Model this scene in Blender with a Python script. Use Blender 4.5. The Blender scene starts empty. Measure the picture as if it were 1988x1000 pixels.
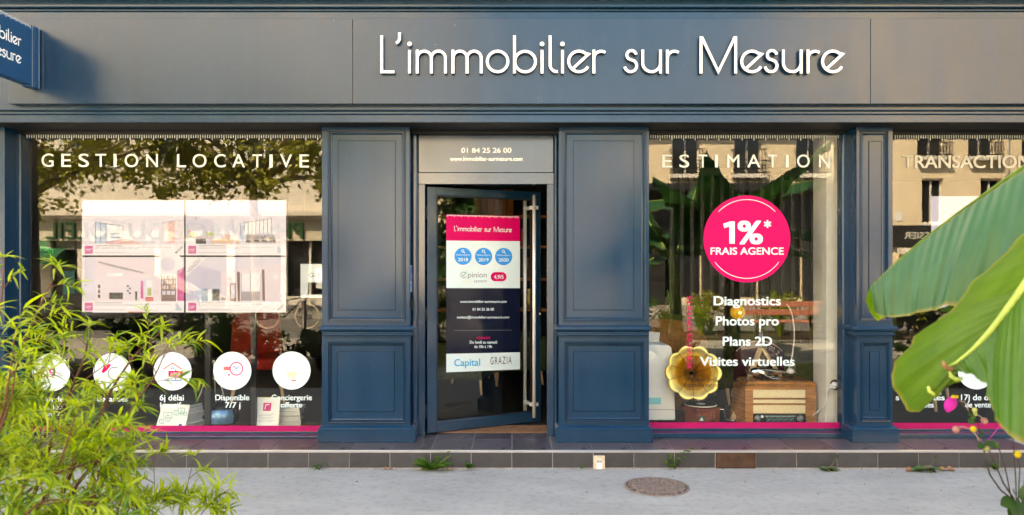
import bpy, bmesh, math, random
import numpy as np
from mathutils import Vector, Matrix
R = math.radians
rng = random.Random(7)
scene = bpy.context.scene
COL = scene.collection

# ------------------------------------------------------------------ camera, sky, sun, exposure
F, HX, HY, D, CZ = 1460.0, 994.0, 510.0, 6.35, 1.658     # focal (photo px), horizon point, metres to the pilaster faces, eye height
cam_d = bpy.data.cameras.new('camera'); cam = bpy.data.objects.new('camera', cam_d); COL.objects.link(cam)
cam.location = (0, -D, CZ); cam.rotation_euler = (R(90), 0, 0)
cam_d.sensor_width = 36; cam_d.lens = 36*F/1988; cam_d.shift_y = (HY-500)/1988
cam_d.clip_start = 0.05; cam_d.clip_end = 600
cam_d.dof.use_dof = True; cam_d.dof.focus_distance = 6.5; cam_d.dof.aperture_fstop = 4.0
scene.camera = cam
SUN_EL, SUN_AZ = 48, -42                                   # sun high behind the shop, to its left
world = bpy.data.worlds.new('World'); scene.world = world; world.use_nodes = True
wn = world.node_tree; bg = wn.nodes['Background']
sky = wn.nodes.new('ShaderNodeTexSky'); sky.sky_type = 'NISHITA'; sky.sun_disc = False
sky.sun_elevation = R(SUN_EL); sky.sun_rotation = R(SUN_AZ); sky.air_density = 1.0; sky.dust_density = 1.5; sky.ozone_density = 1.0
wn.links.new(sky.outputs[0], bg.inputs[0]); bg.inputs[1].default_value = 0.105
sun_d = bpy.data.lights.new('sun', 'SUN'); sun = bpy.data.objects.new('sun', sun_d); COL.objects.link(sun)
sun_d.energy = 5.0; sun_d.angle = R(0.5); sun_d.color = (1.0, 0.92, 0.80)
to_sun = Vector((math.sin(R(SUN_AZ))*math.cos(R(SUN_EL)), math.cos(R(SUN_AZ))*math.cos(R(SUN_EL)), math.sin(R(SUN_EL))))
sun.rotation_euler = to_sun.to_track_quat('Z', 'Y').to_euler(); sun.location = to_sun*60
vs = scene.view_settings; vs.view_transform = 'Standard'; vs.look = 'None'; vs.gamma = 1.0; vs.use_curve_mapping = False
vs.exposure = 3.6
vs.use_white_balance = True; vs.white_balance_temperature = 9100; vs.white_balance_tint = 10
scene.cycles.use_denoising = True
scene.cycles.max_bounces = 10; scene.cycles.transparent_max_bounces = 24; scene.cycles.glossy_bounces = 5
scene.cycles.sample_clamp_indirect = 8.0; scene.cycles.caustics_reflective = False; scene.cycles.caustics_refractive = False

def P(px, py, Y):
    """a point of the photograph at depth Y, in metres"""
    d = Y+D
    return Vector(((px-HX)*d/F, Y, CZ-(py-HY)*d/F))
def X_(px, Y): return (px-HX)*(Y+D)/F
def Z_(py, Y): return CZ-(py-HY)*(Y+D)/F

# ------------------------------------------------------------------ object helpers
def tag(o, label=None, cat=None, group=None, kind=None):
    if label: o['label'] = label
    if cat: o['category'] = cat
    if group: o['group'] = group
    if kind: o['kind'] = kind
    return o
def thing(name, label, cat, loc=(0,0,0), rz=0, group=None, kind=None):
    o = bpy.data.objects.new(name, None); COL.objects.link(o); o.empty_display_size = .1
    o.location = loc; o.rotation_euler = (0, 0, rz)
    return tag(o, label, cat, group, kind)
def link(name, me, parent=None, mats=None):
    if mats is not None and not me.materials:
        for m in mats: me.materials.append(m)
    o = bpy.data.objects.new(name, me); COL.objects.link(o)
    if parent is not None: o.parent = parent
    return o
def copy_tree(o, parent=None):
    c = o.copy(); COL.objects.link(c); c.parent = parent
    for ch in list(o.children): copy_tree(ch, c)
    return c
def bevel(o, w=.003, seg=2):
    m = o.modifiers.new('bevel', 'BEVEL'); m.width = w; m.segments = seg; m.limit_method = 'ANGLE'; m.angle_limit = R(40)
    return o

class MB:
    """collects shapes with a material slot each; build() links them as one mesh object"""
    def __init__(s): s.v, s.f, s.m, s.sm, s.uv = [], [], [], [], None
    def add(s, vs, fs, mi=0, smooth=False):
        b = len(s.v); s.v.extend(tuple(x) for x in vs)
        for f in fs: s.f.append(tuple(b+i for i in f)); s.m.append(mi); s.sm.append(smooth)
    def box(s, x0, x1, y0, y1, z0, z1, mi=0):
        s.add([(x0,y0,z0),(x1,y0,z0),(x1,y1,z0),(x0,y1,z0),(x0,y0,z1),(x1,y0,z1),(x1,y1,z1),(x0,y1,z1)],
              [(0,3,2,1),(4,5,6,7),(0,1,5,4),(1,2,6,5),(2,3,7,6),(3,0,4,7)], mi)
    def obox(s, c, ax, ay, az, mi=0):
        c = Vector(c); ax, ay, az = Vector(ax), Vector(ay), Vector(az)
        p = [c+sx*ax+sy*ay+sz*az for sz in (-1,1) for sx, sy in ((-1,-1),(1,-1),(1,1),(-1,1))]
        s.add(p, [(0,3,2,1),(4,5,6,7),(0,1,5,4),(1,2,6,5),(2,3,7,6),(3,0,4,7)], mi)
    def bar(s, a, b, w, h=None, mi=0):
        a, b = Vector(a), Vector(b); d = (b-a).normalized(); h = h or w
        u = d.orthogonal() if abs(d.z) > .95 else d.cross(Vector((0,0,1))); u.normalize(); t = u.cross(d)
        s.obox((a+b)/2, (b-a)/2, u*w/2, t*h/2, mi)
    def tube(s, pts, r, n=8, mi=0, cap=True, smooth=True, closed=False):
        pts = [Vector(p) for p in pts]; k = len(pts)
        rs = r if isinstance(r, (list, tuple)) else [r]*k
        u = None; vs = []
        for i, p in enumerate(pts):
            if closed: d = pts[(i+1)%k]-pts[i-1]
            else: d = pts[min(i+1, k-1)]-pts[max(i-1, 0)]
            d.normalize()
            if u is None: u = d.orthogonal().normalized()
            u = (u-d*u.dot(d)).normalized(); t = d.cross(u)
            for j in range(n):
                a = 2*math.pi*j/n; vs.append(p+(u*math.cos(a)+t*math.sin(a))*rs[i])
        fs = [(i*n+j, i*n+(j+1)%n, ((i+1)%k)*n+(j+1)%n, ((i+1)%k)*n+j) for i in range(k if closed else k-1) for j in range(n)]
        s.add(vs, fs, mi, smooth)
        if cap and not closed:
            b = len(s.v)-k*n
            s.f.append(tuple(b+j for j in reversed(range(n)))); s.m.append(mi); s.sm.append(False)
            s.f.append(tuple(b+(k-1)*n+j for j in range(n))); s.m.append(mi); s.sm.append(False)
    def lathe(s, prof, n=24, c=(0,0,0), axis=(0,0,1), mi=0, smooth=True, fn=None):
        """prof: (radius, height) along the axis; fn(angle, i) scales the radius"""
        c = Vector(c); w = Vector(axis).normalized(); u = w.orthogonal().normalized()
        if abs(w.z) < .999: u = Vector((0,0,1)).cross(w).normalized()
        t = w.cross(u); vs = []
        for i, (r, h) in enumerate(prof):
            for j in range(n):
                a = 2*math.pi*j/n; q = r*(fn(a, i) if fn else 1)
                vs.append(c+w*h+(u*math.cos(a)+t*math.sin(a))*q)
        fs = [(i*n+j, i*n+(j+1)%n, (i+1)*n+(j+1)%n, (i+1)*n+j) for i in range(len(prof)-1) for j in range(n)]
        s.add(vs, fs, mi, smooth)
    def prism(s, poly, y0, y1, fn=None, mi=0, mi_front=None):
        """2-D outline (a, b) pushed from y0 to y1; default map (a, y, b)"""
        fn = fn or (lambda a, b, y: (a, y, b)); n = len(poly)
        vs = [fn(a, b, y0) for a, b in poly]+[fn(a, b, y1) for a, b in poly]
        s.add(vs, [(i, (i+1)%n, n+(i+1)%n, n+i) for i in range(n)]+[tuple(range(n, 2*n))], mi)
        b = len(s.v)-2*n
        s.f.append(tuple(b+i for i in reversed(range(n)))); s.m.append(mi if mi_front is None else mi_front); s.sm.append(False)
    def loft_rects(s, x0, x1, z0, z1, loops, mi=0, cap=True, cap_mi=None):
        """nested rectangles in the x-z plane: loops = [(inset, y), ...]"""
        vs = []
        for q, y in loops: vs += [(x0+q,y,z0+q),(x1-q,y,z0+q),(x1-q,y,z1-q),(x0+q,y,z1-q)]
        fs = [(4*i+j, 4*i+(j+1)%4, 4*i+4+(j+1)%4, 4*i+4+j) for i in range(len(loops)-1) for j in range(4)]
        s.add(vs, fs, mi)
        if cap:
            b = len(s.v)-4; s.f.append((b, b+1, b+2, b+3)); s.m.append(mi if cap_mi is None else cap_mi); s.sm.append(False)
    def mesh(s, name):
        me = bpy.data.meshes.new(name); me.from_pydata(s.v, [], s.f)
        me.polygons.foreach_set('material_index', s.m); me.polygons.foreach_set('use_smooth', s.sm)
        if s.uv is not None:
            l = me.uv_layers.new(name='UVMap'); li = np.empty(len(me.loops), dtype=np.int32); me.loops.foreach_get('vertex_index', li)
            l.data.foreach_set('uv', np.asarray(s.uv, dtype=np.float32)[li].ravel())
        me.update(); return me
    def build(s, name, mats, parent=None):
        if not isinstance(mats, (list, tuple)): mats = [mats]
        return link(name, s.mesh(name), parent, mats)

# ------------------------------------------------------------------ materials
def new_mat(name):
    m = bpy.data.materials.new(name); m.use_nodes = True
    return m, m.node_tree, m.node_tree.nodes['Principled BSDF']
def tex(nt, kind, scale, stretch=None, detail=4, coord='Object', rough=.55):
    tc = nt.nodes.new('ShaderNodeTexCoord'); mp = nt.nodes.new('ShaderNodeMapping')
    if stretch: mp.inputs['Scale'].default_value = stretch
    nt.links.new(tc.outputs[coord], mp.inputs[0])
    t = nt.nodes.new(kind); nt.links.new(mp.outputs[0], t.inputs['Vector']); t.inputs['Scale'].default_value = scale
    if kind == 'ShaderNodeTexNoise': t.inputs['Detail'].default_value = detail; t.inputs['Roughness'].default_value = rough
    return t
def ramp(nt, src, stops):
    r = nt.nodes.new('ShaderNodeValToRGB'); nt.links.new(src, r.inputs[0]); e = r.color_ramp.elements
    while len(e) < len(stops): e.new(.5)
    for q, (p, c) in zip(e, stops): q.position = p; q.color = (*c, 1) if len(c) == 3 else c
    return r.outputs[0]
def mixc(nt, fac, a, b, mode='MIX'):
    x = nt.nodes.new('ShaderNodeMix'); x.data_type = 'RGBA'; x.blend_type = mode
    for i, q in ((0, fac), (6, a), (7, b)):
        if hasattr(q, 'links') or hasattr(q, 'is_linked'): nt.links.new(q, x.inputs[i])
        else: x.inputs[i].default_value = q if i == 0 else ((*q, 1) if len(q) == 3 else q)
    return x.outputs[2]
def bump(nt, b, h, strength=.2, dist=.002):
    n = nt.nodes.new('ShaderNodeBump'); n.inputs['Strength'].default_value = strength; n.inputs['Distance'].default_value = dist
    nt.links.new(h, n.inputs['Height']); nt.links.new(n.outputs[0], b.inputs['Normal']); return n
def mat(name, col, rough=.5, metal=0, spec=.5, var=.15, scale=8, bmp=0, bscale=60, bdist=.002, stretch=None, coat=0, emit=None, estr=0):
    m, nt, b = new_mat(name)
    b.inputs['Roughness'].default_value = rough; b.inputs['Metallic'].default_value = metal; b.inputs['Specular IOR Level'].default_value = spec
    b.inputs['Coat Weight'].default_value = coat
    if var:
        t = tex(nt, 'ShaderNodeTexNoise', scale, stretch, 5)
        lo = tuple(c*(1-var) for c in col); hi = tuple(min(1, c*(1+var)) for c in col)
        nt.links.new(ramp(nt, t.outputs[0], [(.3, lo), (.7, hi)]), b.inputs['Base Color'])
    else: b.inputs['Base Color'].default_value = (*col, 1)
    if bmp:
        t2 = tex(nt, 'ShaderNodeTexNoise', bscale, stretch, 4); bump(nt, b, t2.outputs[0], bmp, bdist)
    if emit: b.inputs['Emission Color'].default_value = (*emit, 1); b.inputs['Emission Strength'].default_value = estr
    return m
def paint_mat(name, col, rough, spec, streak=.25):
    """satin oil paint: faint brush relief, rain streaks, chips down to the primer"""
    m, nt, b = new_mat(name)
    b.inputs['Specular IOR Level'].default_value = spec
    n1 = tex(nt, 'ShaderNodeTexNoise', 2.2, (3, 3, .35), 5); n2 = tex(nt, 'ShaderNodeTexNoise', 14, None, 5)
    c1 = ramp(nt, n1.outputs[0], [(.35, tuple(c*(1-streak) for c in col)), (.7, tuple(c*(1+streak*.7) for c in col))])
    dust = ramp(nt, n2.outputs[0], [(.55, (0,0,0)), (.8, (.05,.05,.05))])
    c2 = mixc(nt, dust, c1, (.10,.12,.13))
    ch = tex(nt, 'ShaderNodeTexNoise', 46, None, 3, rough=.6); chm = ramp(nt, ch.outputs[0], [(.775, (0,0,0)), (.785, (1,1,1))])
    nt.links.new(mixc(nt, chm, c2, (.3,.32,.32)), b.inputs['Base Color'])
    rr = ramp(nt, n1.outputs[0], [(.3, (rough*.82,)*3), (.75, (rough*1.25,)*3)]); nt.links.new(rr, b.inputs['Roughness'])
    n3 = tex(nt, 'ShaderNodeTexNoise', 30, (1, 1, .25), 6); bump(nt, b, n3.outputs[0], .06, .002)
    return m
def glass_mat(name, f0, tint=(1,1,1)):
    m, nt, b = new_mat(name); nt.nodes.remove(b); out = nt.nodes['Material Output']
    lw = nt.nodes.new('ShaderNodeLayerWeight'); lw.inputs[0].default_value = .5
    pw = nt.nodes.new('ShaderNodeMath'); pw.operation = 'POWER'; pw.inputs[1].default_value = 5; nt.links.new(lw.outputs['Facing'], pw.inputs[0])
    mr = nt.nodes.new('ShaderNodeMapRange'); mr.inputs[3].default_value = f0; mr.inputs[4].default_value = 1.0; nt.links.new(pw.outputs[0], mr.inputs[0])
    tr = nt.nodes.new('ShaderNodeBsdfTransparent'); tr.inputs[0].default_value = (*tint, 1)
    gl = nt.nodes.new('ShaderNodeBsdfGlossy'); gl.inputs['Roughness'].default_value = 0.0; gl.inputs[0].default_value = (1,1,1,1)
    mx = nt.nodes.new('ShaderNodeMixShader'); nt.links.new(mr.outputs[0], mx.inputs[0]); nt.links.new(tr.outputs[0], mx.inputs[1]); nt.links.new(gl.outputs[0], mx.inputs[2])
    nt.links.new(mx.outputs[0], out.inputs[0])
    # very slight float-glass waviness
    t = tex(nt, 'ShaderNodeTexNoise', .9, None, 2); bp = nt.nodes.new('ShaderNodeBump'); bp.inputs['Strength'].default_value = .012; bp.inputs['Distance'].default_value = .02
    nt.links.new(t.outputs[0], bp.inputs['Height']); nt.links.new(bp.outputs[0], gl.inputs['Normal'])
    return m
def leaf_mat(name, lo, hi, trans, spec=.4, rough=.45, tfac=.45, stripes=False, scale=18):
    m, nt, b = new_mat(name); out = nt.nodes['Material Output']
    b.inputs['Roughness'].default_value = rough; b.inputs['Specular IOR Level'].default_value = spec
    oi = nt.nodes.new('ShaderNodeObjectInfo')
    if stripes:
        t = tex(nt, 'ShaderNodeTexNoise', 1.0, (45, .7, 1), 3, 'UV'); t2 = tex(nt, 'ShaderNodeTexNoise', 1.0, (5, 2.5, 1), 4, 'UV')
        ad = nt.nodes.new('ShaderNodeMath'); ad.operation = 'MULTIPLY_ADD'; ad.inputs[1].default_value = .17; nt.links.new(t.outputs[0], ad.inputs[0])
        ml = nt.nodes.new('ShaderNodeMath'); ml.operation = 'MULTIPLY'; ml.inputs[1].default_value = .84; nt.links.new(t2.outputs[0], ml.inputs[0]); nt.links.new(ml.outputs[0], ad.inputs[2])
        src = ad.outputs[0]; bump(nt, b, t.outputs[0], .22, .003)
    else:
        t = tex(nt, 'ShaderNodeTexNoise', scale, None, 3); src = t.outputs[0]
    c = ramp(nt, src, [(.3, lo), (.7, hi)])
    if stripes:                                            # dried yellow-brown rim, from the second UV direction
        tc = nt.nodes.new('ShaderNodeTexCoord'); sp = nt.nodes.new('ShaderNodeSeparateXYZ'); nt.links.new(tc.outputs['UV'], sp.inputs[0])
        rim = ramp(nt, sp.outputs[1], [(0, (.55,)*3), (.03, (.32,)*3), (.05, (0,0,0)), (.955, (0,0,0)), (.985, (.6,)*3), (.997, (1,1,1))])
        nz = tex(nt, 'ShaderNodeTexNoise', 1, (9, 1, 1), 3, 'UV'); rimc = ramp(nt, nz.outputs[0], [(.35, (.22,.24,.035)), (.55, (.26,.2,.05)), (.68, (.12,.05,.02))])
        c = mixc(nt, rim, c, rimc)
    nt.links.new(c, b.inputs['Base Color'])
    tl = nt.nodes.new('ShaderNodeBsdfTranslucent'); nt.links.new(mixc(nt, 1.0, c, trans, 'MULTIPLY'), tl.inputs[0])
    ad2 = nt.nodes.new('ShaderNodeMixShader'); ad2.inputs[0].default_value = tfac
    nt.links.new(b.outputs[0], ad2.inputs[1]); nt.links.new(tl.outputs[0], ad2.inputs[2]); nt.links.new(ad2.outputs[0], out.inputs[0])
    return m
def glow(name, col, s):
    m, nt, b = new_mat(name); b.inputs['Base Color'].default_value = (.02,.02,.02,1); b.inputs['Roughness'].default_value = .35
    b.inputs['Emission Color'].default_value = (*col, 1); b.inputs['Emission Strength'].default_value = s
    return m
M = {}
BLUE = (.004, .035, .080)
M['paint'] = paint_mat('blue satin paint', BLUE, .17, .39, .08)
M['fascia'] = paint_mat('blue lacquered sheet', tuple(c*.8 for c in BLUE), .23, .46, .12)
M['metal_blue'] = paint_mat('blue powder coat', BLUE, .15, .72, .1)
M['sign_blue'] = paint_mat('blue sign panel', (.006,.060,.150), .45, .3, .08)
M['transom'] = paint_mat('blue brushed transom sheet', BLUE, .16, 1.05, .08)
M['black_blue'] = mat('blue black frame', (.010,.012,.016), .55, 0, .25, .2)
M['glass'] = glass_mat('shop glass', .034, (.97,.985,.98))
M['far_glass'] = mat('dark window glass', (.018,.02,.023), .05, 0, .9, .3, 3)
M['white_vinyl'] = mat('white vinyl', (.60,.73,.77), .55, 0, .3, .03, 4)
M['frost_vinyl'] = mat('frosted vinyl', (.72,.70,.62), .6, 0, .3, .03, 4)
_nt = M['frost_vinyl'].node_tree; _ms = _nt.nodes.new('ShaderNodeMixShader'); _ms.inputs[0].default_value = .52; _tr = _nt.nodes.new('ShaderNodeBsdfTransparent')
_nt.links.new(_tr.outputs[0], _ms.inputs[1]); _nt.links.new(_nt.nodes['Principled BSDF'].outputs[0], _ms.inputs[2]); _nt.links.new(_ms.outputs[0], _nt.nodes['Material Output'].inputs[0])
M['haze_vinyl'] = mat('cream vinyl', (.62,.70,.70), .55, 0, .3, .03, 4)
M['magenta'] = mat('magenta vinyl', (.56,.0,.10), .55, 0, .15, .03, 4)
M['pink_band'] = mat('dark pink vinyl', (.43,.003,.11), .4, 0, .35, .06, 4)
M['black_ink'] = mat('black ink', (.012,.012,.013), .6, 0, .3, 0)
M['grey_ink'] = mat('grey ink', (.16,.17,.18), .6, 0, .3, 0)
M['dot_blue'] = mat('sky blue print', (.0,.26,.72), .5, 0, .3, 0)
M['cyan_ink'] = mat('cyan print', (.0,.37,.66), .5, 0, .3, 0)
M['navy'] = mat('navy film', (.006,.009,.026), .12, 0, .6, 0)
M['green_ink'] = mat('green print', (.1,.38,.22), .5, 0, .3, 0)
M['pale_gold'] = mat('pale yellow print', (.72,.66,.45), .5, 0, .3, 0)
M['salmon_ink'] = mat('salmon print', (.72,.14,.14), .5, 0, .3, 0)
M['plum_ink'] = mat('plum print', (.55,.02,.18), .5, 0, .3, 0)
M['ghost_ink'] = mat('pale green print', (.66,.74,.70), .5, 0, .3, 0)
M['letter_white'] = mat('white enamel', (.86,.87,.88), .35, 0, .4, .02)
M['letter_side'] = mat('dark letter edge', (.03,.035,.045), .4, 0, .5, 0)
M['steel'] = mat('brushed stainless', (.90,.91,.93), .36, .45, .5, .06, 30, .1, 200, .0005, (1,1,.03))
M['chrome'] = mat('chrome', (.7,.7,.7), .08, 1, .5, 0)
M['dark_metal'] = mat('black metal', (.02,.02,.022), .4, .3, .5, .1)
M['nosing'] = mat('aluminium nosing', (.66,.66,.68), .28, .9, .5, .08, 6, 0)
def tile_mat(name, col, rough):
    m, nt, b = new_mat(name); b.inputs['Specular IOR Level'].default_value = .55
    oi = nt.nodes.new('ShaderNodeObjectInfo')
    n = tex(nt, 'ShaderNodeTexNoise', 9, (1,1,1), 6, 'Object', .65); n2 = tex(nt, 'ShaderNodeTexNoise', 70, None, 4); n3 = tex(nt, 'ShaderNodeTexNoise', 2.4, (.6,1,2.5), 5)
    c = ramp(nt, n.outputs[0], [(.25, tuple(c*.7 for c in col)), (.75, tuple(c*1.3 for c in col))])
    hv = nt.nodes.new('ShaderNodeHueSaturation'); nt.links.new(c, hv.inputs['Color'])
    mr = nt.nodes.new('ShaderNodeMapRange'); mr.inputs[3].default_value = .78; mr.inputs[4].default_value = 1.25; nt.links.new(oi.outputs['Random'], mr.inputs[0]); nt.links.new(mr.outputs[0], hv.inputs['Value'])
    dust = ramp(nt, n3.outputs[0], [(.5, (0,0,0)), (.8, (.35,.35,.35))])
    c2 = mixc(nt, dust, hv.outputs[0], (.13,.115,.115))
    sp = ramp(nt, n2.outputs[0], [(.74, (0,0,0)), (.78, (.5,.5,.5))])
    nt.links.new(mixc(nt, sp, c2, (.25,.24,.23)), b.inputs['Base Color'])
    nt.links.new(ramp(nt, n3.outputs[0], [(.3, (rough*.8,)*3), (.8, (min(1, rough*1.6),)*3)]), b.inputs['Roughness'])
    bump(nt, b, n2.outputs[0], .12, .001)
    return m
M['tile'] = tile_mat('dark violet tile', (.062,.054,.066), .30)
M['riser_tile'] = tile_mat('dark riser tile', (.040,.038,.042), .45)
M['grout'] = mat('light grout', (.34,.33,.33), .9, 0, .2, .25, 20)
def asphalt(name, lo, hi, spk):
    m, nt, b = new_mat(name); b.inputs['Roughness'].default_value = .85; b.inputs['Specular IOR Level'].default_value = .3
    n1 = tex(nt, 'ShaderNodeTexNoise', 1.1, (1, 2.2, 1), 7, 'Object', .62); n2 = tex(nt, 'ShaderNodeTexNoise', 160, None, 3, 'Object', .7); n3 = tex(nt, 'ShaderNodeTexNoise', 17, None, 5)
    c = ramp(nt, n1.outputs[0], [(.28, lo), (.72, hi)])
    g = ramp(nt, n2.outputs[0], [(.32, (.55,.55,.55)), (.5, (1,1,1)), (.7, (1.0,1.0,1.0))])
    c = mixc(nt, spk, c, g, 'MULTIPLY')
    w = ramp(nt, n2.outputs[0], [(.70, (0,0,0)), (.76, (.55,.55,.55))]); c = mixc(nt, w, c, (.55,.54,.52))
    d = ramp(nt, n3.outputs[0], [(.30, (.78,.78,.78)), (.5, (1,1,1))]); c = mixc(nt, .8, c, d, 'MULTIPLY')
    nt.links.new(c, b.inputs['Base Color']); bump(nt, b, n2.outputs[0], .5, .004)
    return m
M['asphalt'] = asphalt('pale worn asphalt', (.278,.271,.258), (.380,.370,.350), .55)
M['road'] = asphalt('road asphalt', (.10,.098,.095), (.15,.145,.14), .6)
M['soil'] = mat('dark soil', (.05,.035,.022), .95, 0, .2, .4, 12, .8, 40, .02)
M['far_pave'] = asphalt('far pavement', (.26,.24,.21), (.33,.31,.27), .5)
M['stone_kerb'] = mat('granite kerb', (.34,.32,.29), .8, 0, .3, .2, 30, .3, 90)
M['rust'] = mat('rusty brown grille', (.075,.035,.02), .7, .2, .4, .45, 14)
M['iron'] = mat('worn iron cover', (.25,.19,.165), .6, .35, .4, .3, 25, .3, 120)
M['iron_dark'] = mat('dirt in iron cover', (.06,.05,.045), .9, 0, .2, .3, 30)
M['cream_plastic'] = mat('aged cream plastic', (.62,.50,.36), .5, 0, .4, .15, 30)
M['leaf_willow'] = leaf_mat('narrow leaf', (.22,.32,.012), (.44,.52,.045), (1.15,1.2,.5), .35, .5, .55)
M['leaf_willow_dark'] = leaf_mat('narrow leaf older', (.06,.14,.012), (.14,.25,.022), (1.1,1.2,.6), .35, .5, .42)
M['twig'] = mat('red brown twig', (.09,.035,.02), .7, 0, .3, .4, 30)
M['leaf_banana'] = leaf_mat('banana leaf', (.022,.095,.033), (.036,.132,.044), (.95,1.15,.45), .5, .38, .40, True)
M['leaf_banana_lit'] = leaf_mat('banana leaf lit tone', (.058,.145,.010), (.115,.225,.021), (1.15,1.25,.4), .4, .45, .6, True)  # lit copy of the banana leaf: light through the blade is put in the colour
M['leaf_banana_mid'] = leaf_mat('banana leaf half shaded', (.034,.115,.010), (.066,.17,.018), (1.1,1.2,.4), .45, .42, .5, True)  # half-shaded copy of the same leaf, shade put into the greens
M['midrib'] = mat('pale midrib', (.26,.36,.07), .45, 0, .4, .2, 14)
M['leaf_plane'] = leaf_mat('plane tree leaf', (.12,.14,.02), (.40,.38,.06), (1.1,1.1,.5), .3, .55, .35, False, .8)
M['leaf_dark'] = leaf_mat('dark leaf', (.015,.05,.014), (.04,.1,.025), (1,1.1,.5), .4, .45, .3)
M['leaf_mid'] = leaf_mat('weed leaf', (.035,.1,.015), (.08,.19,.03), (1,1.1,.5), .3, .5, .35)
M['leaf_grey'] = leaf_mat('wilted leaf', (.07,.085,.05), (.15,.15,.09), (1,1,.6), .2, .7, .2)
M['leaf_dry'] = leaf_mat('dry fallen leaf', (.22,.1,.05), (.42,.23,.14), (1,.8,.6), .2, .7, .2)
M['grass_y'] = leaf_mat('yellow ornamental grass', (.10,.13,.02), (.24,.24,.04), (1.1,1.1,.5), .3, .6, .4, False, 3)
M['bark'] = mat('mottled plane bark', (.20,.155,.105), .85, 0, .2, .5, 6, .5, 20, .02)
M['petal'] = leaf_mat('magenta petal', (.55,.02,.36), (.70,.05,.48), (1,.7,1), .2, .6, .35)
M['stamen'] = mat('yellow stamens', (.44,.33,.02), .8, 0, .2, .3, 200)
M['bud_pink'] = mat('pinkish bud', (.28,.14,.13), .8, 0, .2, .3, 90)
M['bud_green'] = mat('pale green bud', (.30,.33,.13), .8, 0, .2, .3, 90)
M['stem_dark'] = mat('dark purple stem', (.04,.025,.022), .6, 0, .3, .3, 30)
M['stem_pale'] = mat('pale flower stalk', (.32,.26,.22), .7, 0, .3, .2, 30)
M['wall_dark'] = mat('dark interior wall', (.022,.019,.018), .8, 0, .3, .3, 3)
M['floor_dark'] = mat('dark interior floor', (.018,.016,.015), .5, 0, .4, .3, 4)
M['white_paint'] = mat('off white paint', (.66,.63,.58), .55, 0, .3, .06, 5)
M['white_plastic'] = mat('white plastic', (.78,.79,.80), .35, 0, .5, .02)
M['wood_radio'] = mat('varnished walnut', (.40,.165,.05), .22, 0, .6, .45, 6, 0, 60, .002, (1,1,9))
M['wood_red'] = mat('red mahogany', (.20,.045,.018), .25, 0, .6, .4, 8, 0, 60, .002, (1,1,9))
M['wood_pale'] = mat('pale beech', (.72,.50,.28), .5, 0, .4, .2, 8, 0, 60, .002, (12,12,1))
M['cloth_cream'] = mat('cream speaker cloth', (.78,.64,.40), .9, 0, .2, .1, 60, .4, 400, .001)
M['brass'] = mat('gold brass', (.86,.66,.22), .34, .65, .5, .22, 7)
M['brass_in'] = mat('amber brass', (.70,.40,.05), .32, .7, .5, .35, 9)
M['dial'] = mat('dark dial glass', (.02,.028,.03), .15, 0, .6, .1)
M['rubber'] = mat('black rubber', (.015,.015,.015), .7, 0, .3, .1)
M['car_paint'] = mat('dark car paint', (.012,.013,.016), .12, 0, .8, .1, 2, 0, 60, .002, None, 1)
M['cream_wall'] = mat('cream render', (.76,.63,.45), .9, 0, .2, .07, 1.3, .2, 40)
M['warm_wall'] = mat('warm stone render', (.70,.64,.56), .9, 0, .2, .1, 1.1, .2, 40)
M['cream_band'] = mat('cream signboard', (.60,.54,.42), .6, 0, .3, .06)
M['slate_wall'] = mat('slate grey render', (.30,.32,.34), .9, 0, .2, .1, 2)
M['shutter'] = mat('grey white shutter', (.55,.53,.48), .6, 0, .3, .1, 5)
M['zinc'] = mat('zinc roof', (.22,.25,.28), .5, .4, .4, .15, 2)
M['shop_dark'] = mat('dark shopfront', (.02,.021,.022), .35, 0, .5, .2, 3)
M['sign_green'] = glow('green neon sign', (.01,.42,.09), .16)
M['neon_green'] = glow('green neon cross', (.0,.85,.2), .9)
M['awning_green'] = mat('dark green awning', (.015,.10,.05), .7, 0, .3, .2, 3)
M['bench_wood'] = mat('salmon bench slat', (.45,.17,.11), .6, 0, .3, .2, 8)
M['bollard'] = mat('brown bollard', (.028,.02,.017), .4, 0, .5, .2)
M['maroon'] = mat('maroon enamel', (.05,.008,.014), .25, 0, .6, .2)
M['silver_num'] = mat('silver numerals', (.62,.60,.56), .35, .6, .5, .05)
M['amber_glass'] = mat('amber lamp globe', (.75,.42,.03), .15, 0, .5, .3, 20, 0, 60, .002, None, 0, (1,.55,.06), .03)
M['filament'] = glow('filament', (1,.8,.4), .3)
M['wicker'] = mat('amber wicker', (.22,.10,.025), .6, 0, .4, .35, 40, .5, 120, .003)
M['helmet'] = mat('black helmet shell', (.014,.014,.016), .12, 0, .7, .1)
M['visor'] = mat('blue visor', (.10,.24,.42), .15, .3, .6, .3, 4)
M['book_white'] = mat('white book block', (.66,.66,.63), .8, 0, .2, .12, 50)
M['book_cover'] = mat('dark book cover', (.06,.065,.07), .5, 0, .4, .2)
M['book_teal'] = mat('teal print', (.12,.42,.42), .6, 0, .3, 0)
M['paper'] = mat('white paper', (.80,.82,.82), .7, 0, .2, .03)
M['red_cloth'] = mat('red upholstery', (.32,.018,.012), .8, 0, .2, .25, 20)
M['sofa_green'] = mat('dark olive cloth', (.05,.07,.02), .9, 0, .2, .3, 20)
M['orange_wood'] = mat('orange stained wood', (.34,.10,.02), .45, 0, .4, .35, 6, 0, 60, .002, (8,8,1))
M['cyan_tag'] = mat('cyan label', (.18,.62,.68), .5, 0, .3, .02)
M['cable'] = mat('white cable', (.70,.69,.66), .5, 0, .4, .05)
M['access_blue'] = mat('blue pictogram', (.02,.09,.42), .45, 0, .4, 0)
M['terracotta'] = mat('terracotta threshold', (.24,.12,.065), .7, 0, .3, .3, 12)
E = 0.072
def scr(name, c): M[name] = glow(name, c, E)
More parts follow.
